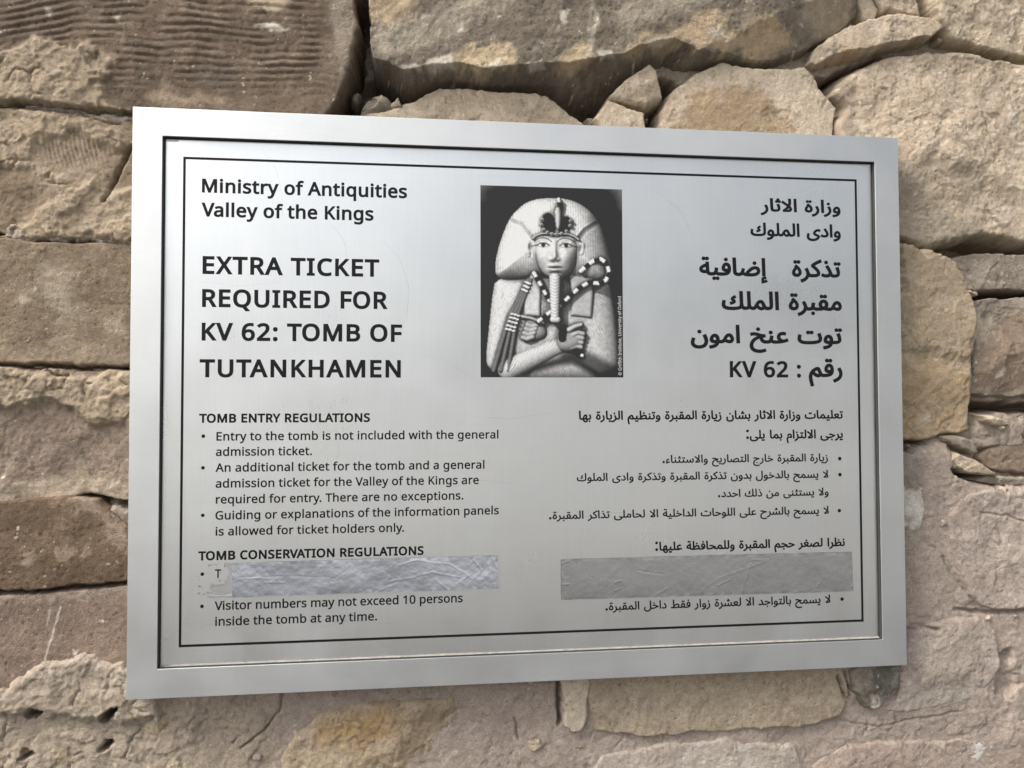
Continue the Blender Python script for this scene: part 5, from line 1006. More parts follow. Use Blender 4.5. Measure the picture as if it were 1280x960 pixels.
 65253: [406, [[20,30,28,65,42,104,86,88,75,56,68,28,66,4,70,-25,82,-48,101,-65,126,-78,156,-85,189,-88,226,-85,256,-77,280,-65,299,-49,312,-30,322,-10,328,32,320,86,288,166,332,188,354,142,370,91,376,38,371,-9,363,-33,352,-56,337,-78,318,-97,293,-113,264,-126,229,-134,188,-136,155,-134,123,-128,94,-118,68,-104,48,-85,32,-62,21,-34,18,0],[185,238,176,244,169,254,167,265,169,276,176,286,185,292,197,294,208,292,217,286,224,276,226,265,224,254,217,244,208,238,197,236]]],
 65254: [432, [[24,47,42,104,86,88,71,42,66,4,71,-26,82,-50,102,-67,126,-80,156,-87,188,-89,224,-87,255,-80,279,-70,298,-57,312,-41,321,-24,328,16,324,64,314,110,300,156,348,168,358,132,364,110,368,95,376,76,386,62,397,54,410,49,438,46,449,44,456,39,462,22,460,13,454,5,445,-1,432,-3,410,-1,391,6,376,15,366,28,354,54,378,24,374,-6,366,-34,353,-62,335,-87,310,-108,277,-124,236,-134,186,-138,153,-136,122,-129,93,-119,68,-104,47,-85,31,-62,21,-33,18,0],[185,238,176,244,169,254,167,265,169,276,176,286,185,292,197,294,208,292,217,286,224,276,226,265,224,254,217,244,208,238,197,236]]],
 65255: [160, [[6,46,52,49,67,55,77,64,83,77,85,96,80,132,68,176,51,221,99,239,114,196,125,148,130,106,125,64,110,34,84,12,48,1,0,-3],[64,303,55,309,48,318,46,330,48,341,55,350,64,357,76,359,87,357,96,350,103,341,105,330,103,318,96,309,87,303,76,300]]],
 65256: [204, [[6,46,45,50,57,57,66,68,80,104,92,168,138,159,134,135,128,110,126,87,132,66,140,57,154,51,209,46,220,44,228,39,233,22,231,13,224,5,215,-1,204,-3,169,-1,143,4,124,13,111,24,102,40,97,58,115,58,94,26,70,8,40,0,0,-3],[81,231,72,238,65,247,63,258,65,269,72,278,81,285,92,288,104,285,113,278,119,269,122,258,119,247,113,238,104,231,92,229]]],
 65260: [300, [[146,-124,114,-112,87,-90,66,-60,53,-20,48,28,51,73,60,116,73,153,90,185,110,211,131,230,153,243,176,246,194,244,210,236,224,222,234,204,241,182,244,156,236,106,225,82,207,61,182,43,147,30,186,63,224,54,264,48,306,46,317,44,324,39,330,22,328,13,322,5,312,-1,300,-3,266,-1,230,4,194,10,246,12,258,-5,266,-24,270,-61,256,-95,243,-109,226,-120,206,-126,182,-128],[6,46,31,46,54,46,57,2,28,-2,0,-3],[204,-76,222,-63,226,-52,228,-38,221,-12,211,-1,195,8,173,14,143,16,127,15,110,12,92,9,92,49,132,58,166,76,178,89,188,106,193,126,195,150,193,170,186,190,179,196,172,198,161,195,150,186,125,153,104,102,99,72,96,38,99,3,105,-24,115,-45,128,-60,156,-76,183,-80]]],
 65261: [265, [[24,-88,89,-74,117,-64,141,-50,160,-31,174,-8,183,22,186,58,182,93,172,122,155,144,133,151,120,148,108,141,91,114,85,82,90,61,97,53,106,47,138,42,172,46,202,55,204,14,189,5,171,0,132,-4,92,0,62,14,44,38,38,70,45,116,65,158,80,175,96,188,116,197,138,200,160,197,179,188,195,173,208,154,226,108,232,54,227,3,210,-41,182,-77,144,-105,94,-124,34,-136]]],
 65262: [280, [[24,-88,89,-74,117,-64,141,-50,160,-31,174,-8,183,22,186,58,182,94,172,124,154,144,133,151,121,149,110,142,92,116,86,81,90,64,104,53,128,48,160,46,286,46,296,44,304,39,310,22,307,13,301,5,292,-1,280,-3,138,-3,88,4,68,15,52,28,41,48,38,72,46,120,66,160,81,177,98,189,117,197,138,200,163,196,186,184,205,164,220,136,229,99,232,54,227,3,210,-41,182,-77,144,-105,94,-124,34,-136]]],
 65263: [450, [[20,30,28,65,42,104,86,88,75,56,68,28,66,4,69,-18,76,-37,88,-53,104,-66,145,-83,196,-89,236,-87,271,-80,300,-69,324,-56,343,-42,356,-26,364,-12,366,0,364,8,356,16,330,28,296,40,262,57,236,80,229,94,226,112,230,136,238,160,253,183,272,204,294,222,319,236,346,245,373,248,396,247,416,242,441,229,422,186,399,196,373,200,338,192,306,174,283,148,276,133,274,119,277,110,284,101,311,86,346,71,382,55,408,35,416,23,419,8,415,-14,404,-39,386,-64,360,-87,328,-107,290,-124,244,-134,193,-138,157,-136,124,-129,94,-119,68,-104,47,-85,31,-62,21,-33,18,0]]],
 65264: [436, [[20,30,28,65,42,104,86,88,75,56,68,28,66,4,69,-19,78,-39,90,-55,108,-68,152,-84,206,-90,270,-84,324,-66,344,-55,359,-42,369,-27,372,-12,366,2,348,15,320,26,282,38,294,87,348,68,390,54,420,48,442,46,453,44,460,39,466,22,464,13,458,5,448,-1,436,-3,429,-3,422,-3,414,-3,416,-12,416,-20,413,-42,402,-63,383,-82,358,-100,325,-116,287,-128,243,-135,193,-138,148,-134,106,-122,70,-104,42,-77,24,-43,18,0]]],
 65267: [177, [[6,46,60,48,77,53,88,62,95,76,96,96,92,132,80,176,63,221,111,239,126,196,137,148,142,106,140,79,134,56,123,37,108,22,89,11,64,3,0,-3],[98,-113,88,-106,82,-97,80,-86,82,-75,88,-65,98,-59,110,-56,121,-59,130,-65,136,-75,138,-86,136,-97,130,-106,121,-113,110,-115],[17,-113,8,-106,1,-97,-1,-86,1,-75,8,-65,17,-59,28,-56,40,-59,49,-65,55,-75,58,-86,55,-97,49,-106,40,-113,28,-115]]],
 65268: [221, [[6,46,52,50,67,57,78,68,92,104,104,168,150,159,145,135,140,110,138,87,140,70,148,58,174,49,227,46,238,44,245,39,250,22,249,13,242,5,233,-1,221,-3,164,1,132,12,116,32,109,58,127,58,106,26,81,8,47,0,0,-3],[138,-113,128,-106,122,-97,120,-86,122,-75,128,-65,138,-59,150,-56,160,-59,170,-65,176,-75,178,-86,176,-97,170,-106,160,-113,150,-115],[57,-113,47,-106,41,-97,38,-86,41,-75,47,-65,57,-59,68,-56,79,-59,88,-65,95,-75,97,-86,95,-97,88,-106,79,-113,68,-115]]],
 65275: [345, [[231,349,227,386,222,418,274,423,277,392,280,354,282,322,278,267,266,214,244,164,236,151,218,124,196,98,138,48,214,48,244,54,258,67,262,85,258,103,244,125,190,178,114,240,24,306,52,346,148,272,220,213,269,164,298,120,304,100,306,80,302,53,286,27,274,16,256,8,233,2,204,0,68,0,68,48,123,91,165,134,196,176,217,220,229,267,233,318]]],
 32: [208, []],
}
# Arabic lines as joined letter forms, in left to right order
AR = {
 'a1': [65197,65166,65179,65275,65165,32,65171,65197,65165,65199,65261],
 'a2': [65241,65262,65248,65252,65247,65165,32,65263,65193,65165,65261],
 'a3': [65172,65268,65235,65166,65215,65159,32,32,32,65171,65198,65243,65196,65175],
 'a4': [65242,65248,65252,65247,65165,32,65171,65198,65170,65240,65251],
 'a5': [65253,65262,65251,65165,32,65190,65256,65227,32,65173,65262,65175],
 'a6': [65250,65239,65197],
 'a7': [65166,65260,65169,32,65171,65197,65166,65267,65200,65247,65165,32,65250,65268,65224,65256,65175,65261,32,65171,65198,65170,65240,65252,65247,65165,32,65171,65197,65166,65267,65199,32,65253,65166,65208,65169,32,65197,65166,65179,65275,65165,32,65171,65197,65165,65199,65261,32,65173,65166,65252,65268,65248,65228,65175],
 'a8': [58,65264,65248,65267,32,65166,65252,65169,32,65249,65165,65200,65176,65247,65275,65165,32,65264,65183,65198,65267],
 'a9': [46,65152,65166,65256,65180,65176,65203,65275,65165,65261,32,65186,65267,65197,65166,65212,65176,65247,65165,32,65181,65197,65166,65191,32,65171,65198,65170,65240,65252,65247,65165,32,65171,65197,65166,65267,65199],
 'a10': [65241,65262,65248,65252,65247,65165,32,65263,65193,65165,65261,32,65171,65198,65243,65196,65175,65261,32,65171,65198,65170,65240,65252,65247,65165,32,65171,65198,65243,65196,65175,32,65253,65261,65194,65169,32,65245,65262,65191,65194,65247,65166,65169,32,65186,65252,65204,65267,32,65275],
 'a11': [46,65193,65194,65187,65165,32,65242,65247,65195,32,65254,65251,32,65264,65256,65180,65176,65204,65267,32,65275,65261],
 'a12': [46,65171,65198,65170,65240,65252,65247,65165,32,65198,65243,65165,65196,65175,32,65264,65248,65251,65166,65188,65247,32,65275,65165,32,65172,65268,65248,65191,65165,65194,65247,65165,32,65173,65166,65187,65262,65248,65247,65165,32,65264,65248,65227,32,65185,65198,65208,65247,65166,65169,32,65186,65252,65204,65267,32,65275],
 'a13': [58,65166,65260,65268,65248,65227,32,65172,65224,65235,65166,65188,65252,65248,65247,65261,32,65171,65198,65170,65240,65252,65247,65165,32,65250,65184,65187,32,65198,65232,65212,65247,32,65165,65198,65224,65255],
 'a15': [46,65171,65198,65170,65240,65252,65247,65165,32,65246,65191,65165,65193,32,65218,65240,65235,32,65197,65165,65261,65199,32,65171,65198,65208,65228,65247,32,65275,65165,32,65194,65183,65165,65262,65176,65247,65166,65169,32,65186,65252,65204,65267,32,65275],
}
_cache = {}


def glyph_mesh(cp, bold):
    """verts (em units) and faces of one letter, its outline grown by 'bold'"""
    key = (cp, bold)
    if key in _cache:
        return _cache[key]
    outs = [np.array(c, float).reshape(-1, 2) / 1000.0 for c in GL[cp][1]]
    areas = [0.5 * float(np.sum(p[:, 0] * np.roll(p[:, 1], -1) - np.roll(p[:, 0], -1) * p[:, 1])) for p in outs]
    turn = math.copysign(1.0, areas[int(np.argmax(np.abs(areas)))])
    grown = []
    for p in outs:                                   # grow the filled side of every outline by 'bold'
        e0, e1_ = p - np.roll(p, 1, 0), np.roll(p, -1, 0) - p
        e0 /= np.linalg.norm(e0, axis=1)[:, None]
        e1_ /= np.linalg.norm(e1_, axis=1)[:, None]
        n0, n1 = np.stack([e0[:, 1], -e0[:, 0]], 1) * turn, np.stack([e1_[:, 1], -e1_[:, 0]], 1) * turn
        m_ = n0 + n1
        m_ = m_ / np.maximum(np.sum(m_ * n0, 1), 0.6)[:, None]
        grown.append(p + bold * m_)
    pts, loops = [], []
    for p in grown:
        loops.append(list(range(len(pts), len(pts) + len(p))))
        pts += [Vector((float(x), float(y))) for x, y in p]
    rv, _, rf, _, _, _ = delaunay_2d_cdt(pts, [], loops, 1, 1e-6)
    vs = np.array([tuple(x) for x in rv])
    fs = []
    for f in rf:                                     # keep what the outlines wind around
        cxy = vs[list(f)].mean(0)
        wind = 0
        for p in grown:
            q0, q1 = p, np.roll(p, -1, 0)
            side = (q1[:, 0] - q0[:, 0]) * (cxy[1] - q0[:, 1]) - (cxy[0] - q0[:, 0]) * (q1[:, 1] - q0[:, 1])
            wind += int(np.sum((q0[:, 1] <= cxy[1]) & (q1[:, 1] > cxy[1]) & (side > 0))) - int(np.sum((q0[:, 1] > cxy[1]) & (q1[:, 1] <= cxy[1]) & (side < 0)))
        if wind != 0:
            fs.append(tuple(f))
    _cache[key] = (vs, fs)
    return vs, fs


KERN = {('T', 'O'): -70, ('A', 'T'): -110, ('T', 'A'): -130, ('V', 'a'): -80, ('L', 'A'): 30, ('A', 'V'): -110, ('V', 'A'): -110, ('R', 'Y'): -40, ('K', 'V'): 0, ('R', 'V'): -40,
        ('F', 'O'): -30, ('r', 'y'): 0, ('y', '.'): -110, ('T', 'h'): -10, ('V', 'i'): -40, ('U', 'T'): 0, ('A', 'N'): 20}


def layout(cps, bold, track=0.0):
    """list of (glyph, x) in em units and the ink extents"""
    x, out, lo, hi = 0.0, [], 1e9, -1e9
    for i, cp in enumerate(cps):
        if cp != 32:
            vs, _ = glyph_mesh(cp, bold)
            out.append((cp, x))
            lo, hi = min(lo, x + vs[:, 0].min()), max(hi, x + vs[:, 0].max())
        x += GL[cp][0] / 1000.0 + track
        if i + 1 < len(cps) and cp < 128 and cps[i + 1] < 128:
            x += KERN.get((chr(cp), chr(cps[i + 1])), 0) / 2000.0
    return out, lo, hi


class Ink:
    def __init__(self):
        self.v, self.t, self.k = [], [], 0

    def add(self, vs, fs, sx, sz, ox, oz, y):
        y = y - 0.000012 * (self.k % 2)
        self.k += 1
        base = sum(len(a) for a in self.v)
        self.v.append(np.stack([ox + vs[:, 0] * sx, np.full(len(vs), y), oz + vs[:, 1] * sz], 1))
        for f in fs:
            for j in range(1, len(f) - 1):
                self.t.append((base + f[0], base + f[j], base + f[j + 1]))

    def disc(self, cx, cz, r, y):
        a = np.linspace(0, 2 * math.pi, 25)[:-1]
        self.add(np.stack([np.cos(a), np.sin(a)], 1), [tuple(range(24))], r, r, cx, cz, y)

    def build(self, name, mat, parent=sign, label=None):
        return mesh_obj(name, np.concatenate(self.v), None, mat, parent, SO, tris=self.t, label=label)


LY = REC - 0.00010
ALIF = max(c[1::2][i] for c in [GL[65165][1][0]] for i in range(len(c) // 2)) / 1000.0
CAP = 1145 / 2000.0


def set_line(ink, text, xl, xr, bx, by, hpx, bold, arabic=False):
    """one printed line: ink from pixel column xl to xr, baseline through (bx, by), capital (or alif) height hpx pixels"""
    cps = AR[text] if arabic else [ord(c) for c in text]
    x0, z0 = px_to_plane(bx, by, LY)
    _, z1 = px_to_plane(bx, by - hpx, LY)
    em = float(z1 - z0) / ((ALIF if arabic else CAP) + 2 * bold * 0.6)

    def col(px):                                     # where the line meets a pixel column
        y = by
        for _ in range(4):
            x, z = px_to_plane(px, y, LY)
            y += float(z - z0) * (hpx / float(z1 - z0))
        return float(px_to_plane(px, y, LY)[0])
    L, R = col(xl), col(xr)
    pl, lo, hi = layout(cps, bold)
    sx = (R - L) / (hi - lo)
    if not arabic and abs(sx / em - 1) > 0.02:       # take up the difference with letter spacing first
        em_t = em * (1 + 0.35 * (sx / em - 1))
        tr = ((R - L) / em_t - (hi - lo)) / max(1, len(cps) - 1)
        pl, lo, hi = layout(cps, bold, tr)
        sx = (R - L) / (hi - lo)
    for cp, x in pl:
        vs, fs = glyph_mesh(cp, bold)
        ink.add(vs, fs, sx, em, L + (x - lo) * sx, float(z0), LY)
    return sx / em


def bullet(ink, px, py, r):
    x, z = px_to_plane(px, py, LY)
    x2, _ = px_to_plane(px + r, py, LY)
    ink.disc(float(x), float(z), float(x2 - x), LY)


B1, B2, B3, B0 = 0.026, 0.027, 0.034, 0.018
for label, lines, dots in [
    ('ministry name in English', [('Ministry of Antiquities', 252.4, 508.8, 253, 239.9, 16.9, B1), ('Valley of the Kings', 251.7, 466.9, 253, 269.9, 16.9, B1)], []),
    ('large English heading in capitals', [('EXTRA TICKET', 253.1, 474.1, 254, 341.5, 21.7, B2), ('REQUIRED FOR', 252.5, 484.6, 254, 382.8, 21.7, B2),
                                           ('KV 62: TOMB OF', 252, 502.5, 254, 424.8, 21.7, B2), ('TUTANKHAMEN', 249.4, 501, 254, 470.7, 21.9, B2)], []),
    ('bold English entry heading', [('TOMB ENTRY REGULATIONS', 248.9, 462.5, 255, 528, 10.9, B3)], []),
    ('English entry rules', [('Entry to the tomb is not included with the general', 270.5, 623.1, 271, 550.6, 10.6, B0), ('admission ticket.', 269.7, 390, 271, 569.8, 10.6, B0),
                             ('An additional ticket for the tomb and a general', 269.2, 605.6, 271, 589.7, 10.6, B0), ('admission ticket for the Valley of the Kings are', 269.4, 598.5, 271, 609.5, 10.6, B0),
                             ('required for entry. There are no exceptions.', 269.7, 579.3, 271, 629.4, 10.6, B0), ('Guiding or explanations of the information panels', 269.2, 623.6, 271, 649.4, 10.6, B0),
                             ('is allowed for ticket holders only.', 269.4, 505.1, 271, 669.4, 10.6, B0)], [(254.1, 545.2), (253.7, 584.8), (253.4, 644.2)]),
    ('bold English conservation heading', [('TOMB CONSERVATION REGULATIONS', 247.8, 529.6, 255, 700, 11.0, B3)], []),
    ('English conservation rules partly under tape', [('T', 268.6, 276.3, 270, 722.3, 10.6, B0), ('Visitor numbers may not exceed 10 persons', 268.1, 578.5, 270, 762.5, 10.9, B0),
                                                     ('inside the tomb at any time.', 268.9, 471.3, 270, 782.2, 10.9, B0)], [(252.8, 717.7), (252.5, 758)]),
]:
    ink = Ink()
    for t, *a in lines:
        k_ = set_line(ink, t, *a)
    for bx, by in dots:
        bullet(ink, bx, by, 2.3)
    ink.build('lettering', M_INK, label=label)
A1, A2 = 0.019, 0.014
for label, lines, dots in [
    ('ministry name in Arabic', [('a1', 950.5, 1050.8, 1028, 265.6, 16.2, A1), ('a2', 938.1, 1051.1, 994.3, 295.3, 16.2, A1)], []),
    ('large Arabic heading', [('a3', 874.1, 1051.1, 917, 343.9, 22.3, A1), ('a4', 902.1, 1052.5, 966.9, 386.8, 22.6, A1), ('a5', 863.4, 1052.8, 919.6, 428.3, 22.6, A1),
                              ('a6', 1011, 1053.3, 1040, 470.4, 22.6, A1), ('KV 62 :', 912.4, 1001.3, 927.3, 470.9, 19.8, B2)], []),
    ('bold Arabic entry heading', [('a7', 723.6, 1053.8, 968.3, 523.3, 10.8, A1), ('a8', 932.8, 1053.8, 1018.3, 547.5, 10.8, A1)], []),
    ('Arabic entry rules', [('a9', 828.1, 1035, 930.8, 577.4, 9.8, A2), ('a10', 721, 1035.5, 872.5, 599.2, 9.8, A2), ('a11', 897.5, 1035.8, 927.5, 620.8, 9.8, A2),
                            ('a12', 686.3, 1036.3, 919, 644.3, 9.8, A2)], [(1049.7, 573.3), (1050, 593.3), (1049.2, 638.3)]),
    ('bold Arabic conservation heading', [('a13', 819.1, 1056.2, 961, 684.6, 10.8, A1)], []),
    ('last Arabic rule below the tape', [('a15', 756.8, 1038.2, 941.4, 756.6, 10.2, A2)], [(1052.6, 748.9)]),
]:
    ink = Ink()
    for t, *a in lines:
        set_line(ink, t, *a, arabic=t in AR)
    for bx, by in dots:
        bullet(ink, bx, by, 2.1)
    ink.build('lettering', M_INK, label=label)

# ---- hairline scratches and scuffs in the panel
rs = np.random.default_rng(21)
for pts in [[(328, 186), (345, 210), (352, 240), (354, 275)], [(404, 268), (430, 300), (436, 330)], [(478, 300), (500, 322), (512, 360), (508, 400), (490, 430)], [(250, 352), (300, 358), (352, 352)],
            [(590, 520), (640, 524), (690, 515)], [(420, 545), (424, 562), (421, 575)], [(496, 585), (501, 618), (498, 640)], [(240, 790), (262, 780), (300, 786)], [(690, 655), (760, 640), (840, 646)],
            [(820, 240), (850, 262), (868, 300)], [(560, 610), (600, 600), (650, 606)], [(380, 790), (430, 776), (500, 780)], [(960, 560), (1010, 548), (1060, 552)], [(520, 440), (560, 452), (600, 480)]]:
    a = np.array(pts, float)
    t_ = np.linspace(0, 1, 40)
    u_ = t_ * (len(a) - 1)
    i0 = np.minimum(u_.astype(int), len(a) - 2)
    f_ = (u_ - i0)[:, None]
    a = a[i0] * (1 - f_) + a[i0 + 1] * f_
    for _ in range(6):
        a[1:-1] = 0.5 * a[1:-1] + 0.25 * (a[:-2] + a[2:])
    x, z = px_to_plane(a[:, 0], a[:, 1], REC)
    tx_, tz_ = np.gradient(x), np.gradient(z)
    ln = np.hypot(tx_, tz_)
    wd = 0.00011 * (0.4 + 0.6 * np.sin(np.pi * t_)) * rs.uniform(0.7, 1.3)
    sv, sq = [], []
    for i in range(40):
        nx_, nz_ = -tz_[i] / ln[i] * wd[i], tx_[i] / ln[i] * wd[i]
        sv += [(x[i] + nx_, REC - 0.00003, z[i] + nz_), (x[i] - nx_, REC - 0.00003, z[i] - nz_)]
    sq = [(2 * i, 2 * i + 1, 2 * i + 3, 2 * i + 2) for i in range(39)]
    mesh_obj('scratch', sv, sq, M_SCRATCH, sign, SO)

# ---- the printed photo: a generic carved king with headcloth, crook and flail.  The figure is modelled as a relief
# ---- (height in units of one photo pixel), lit once from the upper left, and printed in greys on the panel.
PW, PH = 178.0, 239.0
PS = 0.75
pnx, pnz = int(PW / PS) + 1, int(PH / PS) + 1
U, W = np.meshgrid(np.linspace(0, PW, pnx), np.linspace(0, PH, pnz))
REL = np.full(U.shape, -60.0)                        # relief height
ALB = np.full(U.shape, 0.5)                          # tone of the thing itself


def C(pts):                                          # drawing coordinates: 3 units per photo pixel
    return [(x / 3.0 - 40.2, y / 3.0 - 52.0) for x, y in pts]


def rounded(pts, times=2):
    a = np.array(C(pts))
    for _ in range(times):
        b = np.roll(a, -1, 0)
        a = np.stack([0.75 * a + 0.25 * b, 0.25 * a + 0.75 * b], 1).reshape(-1, 2)
    return a


def lift(h, tone):
    """put a surface in front of what is there"""
    global REL, ALB
    front = h > REL
    REL = np.where(front, h, REL)
    ALB = np.where(front, tone, ALB)


def pillow(pts, base, height, radius, tone, times=2):
    d = poly_sd(U, W, rounded(pts, times))
    t = np.clip(d / radius, 0, 1)
    lift(np.where(d > 0, base + height * np.sqrt(1 - (1 - t) ** 2), -99), tone)
    return d


def rod(pts, r0, r1, base, tone, squash=1.0):
    P = C(pts)
    n_ = len(P) - 1
    acc = 0.0
    for k_, ((ax, ay), (bx, by)) in enumerate(zip(P[:-1], P[1:])):
        ex, ey = bx - ax, by - ay
        ln = math.hypot(ex, ey)
        t = np.clip(((U - ax) * ex + (W - ay) * ey) / ln ** 2, 0, 1)
        r = r0 + (r1 - r0) * (k_ + t) / n_
        d = np.hypot(U - ax - t * ex, W - ay - t * ey)
        tn = tone(acc + t * ln) if callable(tone) else tone
        lift(np.where(d < r, base + squash * np.sqrt(np.clip(r * r - d * d, 0, None)), -99), tn)
        acc += ln


def bump(cx, cy, rx, ry, h, ang=0.0, where=None):
    """soft swelling or hollow on the surface already there"""
    global REL
    (a, b), = C([(cx, cy)])
    c, s = math.cos(ang), math.sin(ang)
    dx, dy = U - a, W - b
    g = np.exp(-(((dx * c + dy * s) / (rx / 3)) ** 2 + ((-dx * s + dy * c) / (ry / 3)) ** 2))
    REL = REL + h * g * (1 if where is None else where)


def tone_line(pts, w, tone, amt=1.0, soft=0.6):
    global ALB
    m = smooth(w + soft, w - soft, line_d(U, W, C(pts))) * amt
    ALB = ALB * (1 - m) + tone * m


def tone_oval(cx, cy, rx, ry, tone, amt=1.0, soft=0.25):
    global ALB
    (a, b), = C([(cx, cy)])
    m = smooth(1 + soft, 1 - soft, np.hypot((U - a) / (rx / 3), (W - b) / (ry / 3))) * amt
    ALB = ALB * (1 - m) + tone * m


hatch1 = np.sin((U * 0.9 + W * 0.55 + 2.5 * fbm(U, W, 14, 2, 605)) * 2.3)
hatch2 = np.sin((-U * 0.9 + W * 0.6 + 2.5 * fbm(U, W, 14, 2, 606)) * 2.3)
wood = fbm(U, W, 5, 3, 604)
# wrapped body and shoulders, the chest below the arms
pillow([(178, 500), (165, 560), (150, 700), (140, 800), (146, 838), (180, 852), (250, 868), (250, 885), (600, 885), (615, 866), (634, 838), (636, 780), (626, 650), (612, 560), (600, 505), (390, 470)],
       -18, 26, 44, 0.66 + 0.10 * np.where(U < 88, hatch1, hatch2) + 0.04 * wood)
bump(400, 850, 150, 50, 4)
tone_line([(205, 872), (330, 836), (460, 800), (560, 862), (640, 870)], 5, 0.06, 0.9, 5)
tone_line([(440, 800), (520, 800), (610, 850)], 8, 0.12, 0.8, 6)
# headcloth
cloth = 0.74 + 0.03 * wood + 0.07 * np.sin(U * 2.0 + 0.6 * np.sin(W * 0.12))
dh = pillow([(176, 500), (174, 455), (184, 400), (199, 350), (221, 295), (243, 258), (284, 220), (330, 201), (400, 196), (460, 201), (508, 222), (550, 260), (577, 312), (596, 378), (610, 445), (607, 510), (540, 525), (390, 500), (240, 512)], -12, 40, 46, cloth)
(mx, my), = C([(397, 300)])
weave = (W > my + 6) & (U > mx + 28) & (dh > 0)
ALB = np.where(weave, ALB - 0.07 + 0.10 * np.sin(U * 2.9) * np.sin(W * 2.9), ALB)
bump(215, 470, 40, 40, 3)
REL = REL - 1.6 * np.exp(-(line_d(U, W, C([(236, 284), (275, 300), (316, 350)])) / 2.6) ** 2) + 1.2 * np.exp(-(line_d(U, W, C([(240, 276), (285, 288), (322, 336)])) / 1.2) ** 2)
REL = REL - 1.8 * np.exp(-(line_d(U, W, C([(558, 286), (515, 314), (484, 352)])) / 2.8) ** 2) + 1.0 * np.exp(-(line_d(U, W, C([(552, 278), (505, 306), (478, 342)])) / 1.2) ** 2)
tone_line([(238, 285), (275, 300), (314, 348)], 2.4, 0.46, 0.7)
tone_line([(556, 288), (515, 316), (486, 352)], 2.4, 0.30, 0.8)
tone_oval(548, 275, 24, 26, 0.30, 0.5, 0.7)
# lappets on the chest
check = 0.10 * np.sin((U + W) * 2.5) * np.sin((U - W) * 2.5)
pillow([(280, 540), (318, 470), (346, 536), (343, 648), (282, 643)], 8, 5, 4, 0.66 + check, 0)
pillow([(452, 480), (540, 500), (543, 560), (536, 649), (456, 641), (462, 570)], 8, 5, 4, 0.54 + 0.12 * np.sin((U + W) * 2.3), 0)
# ears
for ex, s in ((303, 1), (498, -1)):
    pillow([(ex - 16, 366), (ex, 356), (ex + 15, 366), (ex + 12, 400), (ex + 4, 424), (ex - 8, 424), (ex - 13, 398)], 22, 7, 5, 0.66)
    bump(ex + s * 2, 384, 7, 18, -5)
    bump(ex + s, 412, 6, 6, -2)
# face
face_d = pillow([(318, 372), (322, 344), (350, 334), (397, 336), (444, 334), (476, 344), (486, 372), (485, 415), (472, 456), (446, 488), (402, 504), (360, 490), (336, 456), (323, 418)], 20, 22, 24, 0.70 + 0.025 * wood, 2)
fm = smooth(0, 3, face_d)
for ex, s in ((353, 1), (439, -1)):
    bump(ex, 372, 30, 15, -4.2, where=fm)            # socket
    bump(ex, 376, 19, 7.5, 2.2, where=fm)            # eyeball
    bump(ex - s * 2, 352, 30, 5, 1.6, where=fm)      # brow
    bump(ex - s * 6, 418, 24, 26, 3.0, where=fm)     # cheek
for ny, nh, nw in ((362, 2.4, 9), (376, 3.0, 9), (390, 3.6, 9.5), (404, 4.2, 10), (416, 5.0, 12), (425, 4.4, 13)):
    bump(397, ny, nw * 0.85, 10, nh * 0.95, where=fm)
bump(382, 428, 7, 6, 2.4, where=fm)
bump(412, 428, 7, 6, 2.4, where=fm)
bump(397, 440, 6, 7, -1.6, where=fm)
bump(390, 453, 13, 5, 2.4, where=fm)
bump(405, 453, 13, 5, 2.4, where=fm)
bump(397, 470, 17, 6, 3.0, where=fm)
bump(397, 461, 24, 2.4, -2.2, where=fm)
bump(397, 482, 24, 5, -2.0, where=fm)
bump(397, 496, 24, 10, 2.4, where=fm)
for ex, s in ((353, 1), (439, -1)):
    tone_line([(ex - 32, 362), (ex - 24, 354), (ex - 12, 349.5), (ex + 2, 348.5), (ex + 15, 351), (ex + 25, 356), (ex + 32, 362)], 0.7, 0.10, 0.85)
    tone_oval(ex, 375.5, 18, 7, 0.78)
    tone_oval(ex + 1, 375, 8, 8, 0.03)
    tone_line([(ex - 23, 377), (ex - 10, 368.5), (ex + 8, 367.5), (ex + 24, 376)], 0.7, 0.05)
    tone_line([(ex - 20, 380), (ex, 384.5), (ex + 20, 380)], 0.4, 0.10, 0.7)
    tone_line([(ex - s * 22, 376), (ex - s * 42, 381)], 0.7, 0.08, 0.85)
tone_line([(372, 459.5), (397, 461.5), (424, 459.5)], 0.45, 0.10, 0.9)
tone_oval(397, 462, 24, 13, 0.5, 0.5, 0.4)
tone_oval(387, 436, 4, 2.5, 0.1, 0.8)
tone_oval(408, 436, 4, 2.5, 0.1, 0.8)
# headband and brow ornament
rod([(314, 352), (326, 341), (345, 333), (370, 331), (397, 334), (424, 331), (449, 332), (472, 340), (488, 352)], 1.3, 1.3, 34, 0.60)
pillow([(348, 266), (372, 250), (394, 266), (402, 312), (390, 334), (354, 320)], 30, 3, 3, 0.07, 1)
pillow([(424, 272), (446, 262), (462, 285), (450, 326), (408, 333), (420, 310)], 30, 3, 3, 0.07, 1)
pillow([(396, 232), (422, 232), (421, 300), (410, 322), (400, 302)], 32, 5, 4, 0.62, 1)
for bx, by in ((350, 280), (348, 300), (356, 318), (370, 328), (387, 334), (405, 335), (424, 331), (442, 322), (456, 300), (458, 282)):
    rod([(bx, by), (bx + 0.5, by)], 2.5, 2.5, 35, 0.62)
    tone_oval(bx, by, 3.4, 3.4, 0.08)
rod([(413, 200), (415, 214)], 2.2, 2.2, 30, 0.85)
rod([(415, 216), (420, 242)], 2.6, 2.0, 30, 0.10)
# beard
rod([(397, 502), (397, 580), (397, 650)], 7.2, 5.2, 33, lambda t: 0.68 + 0.10 * np.sin(W * 1.6 + np.abs(U - mx) * 0.7), 1.0)
rod([(390, 656), (406, 656)], 4.2, 4.2, 34, 0.68)
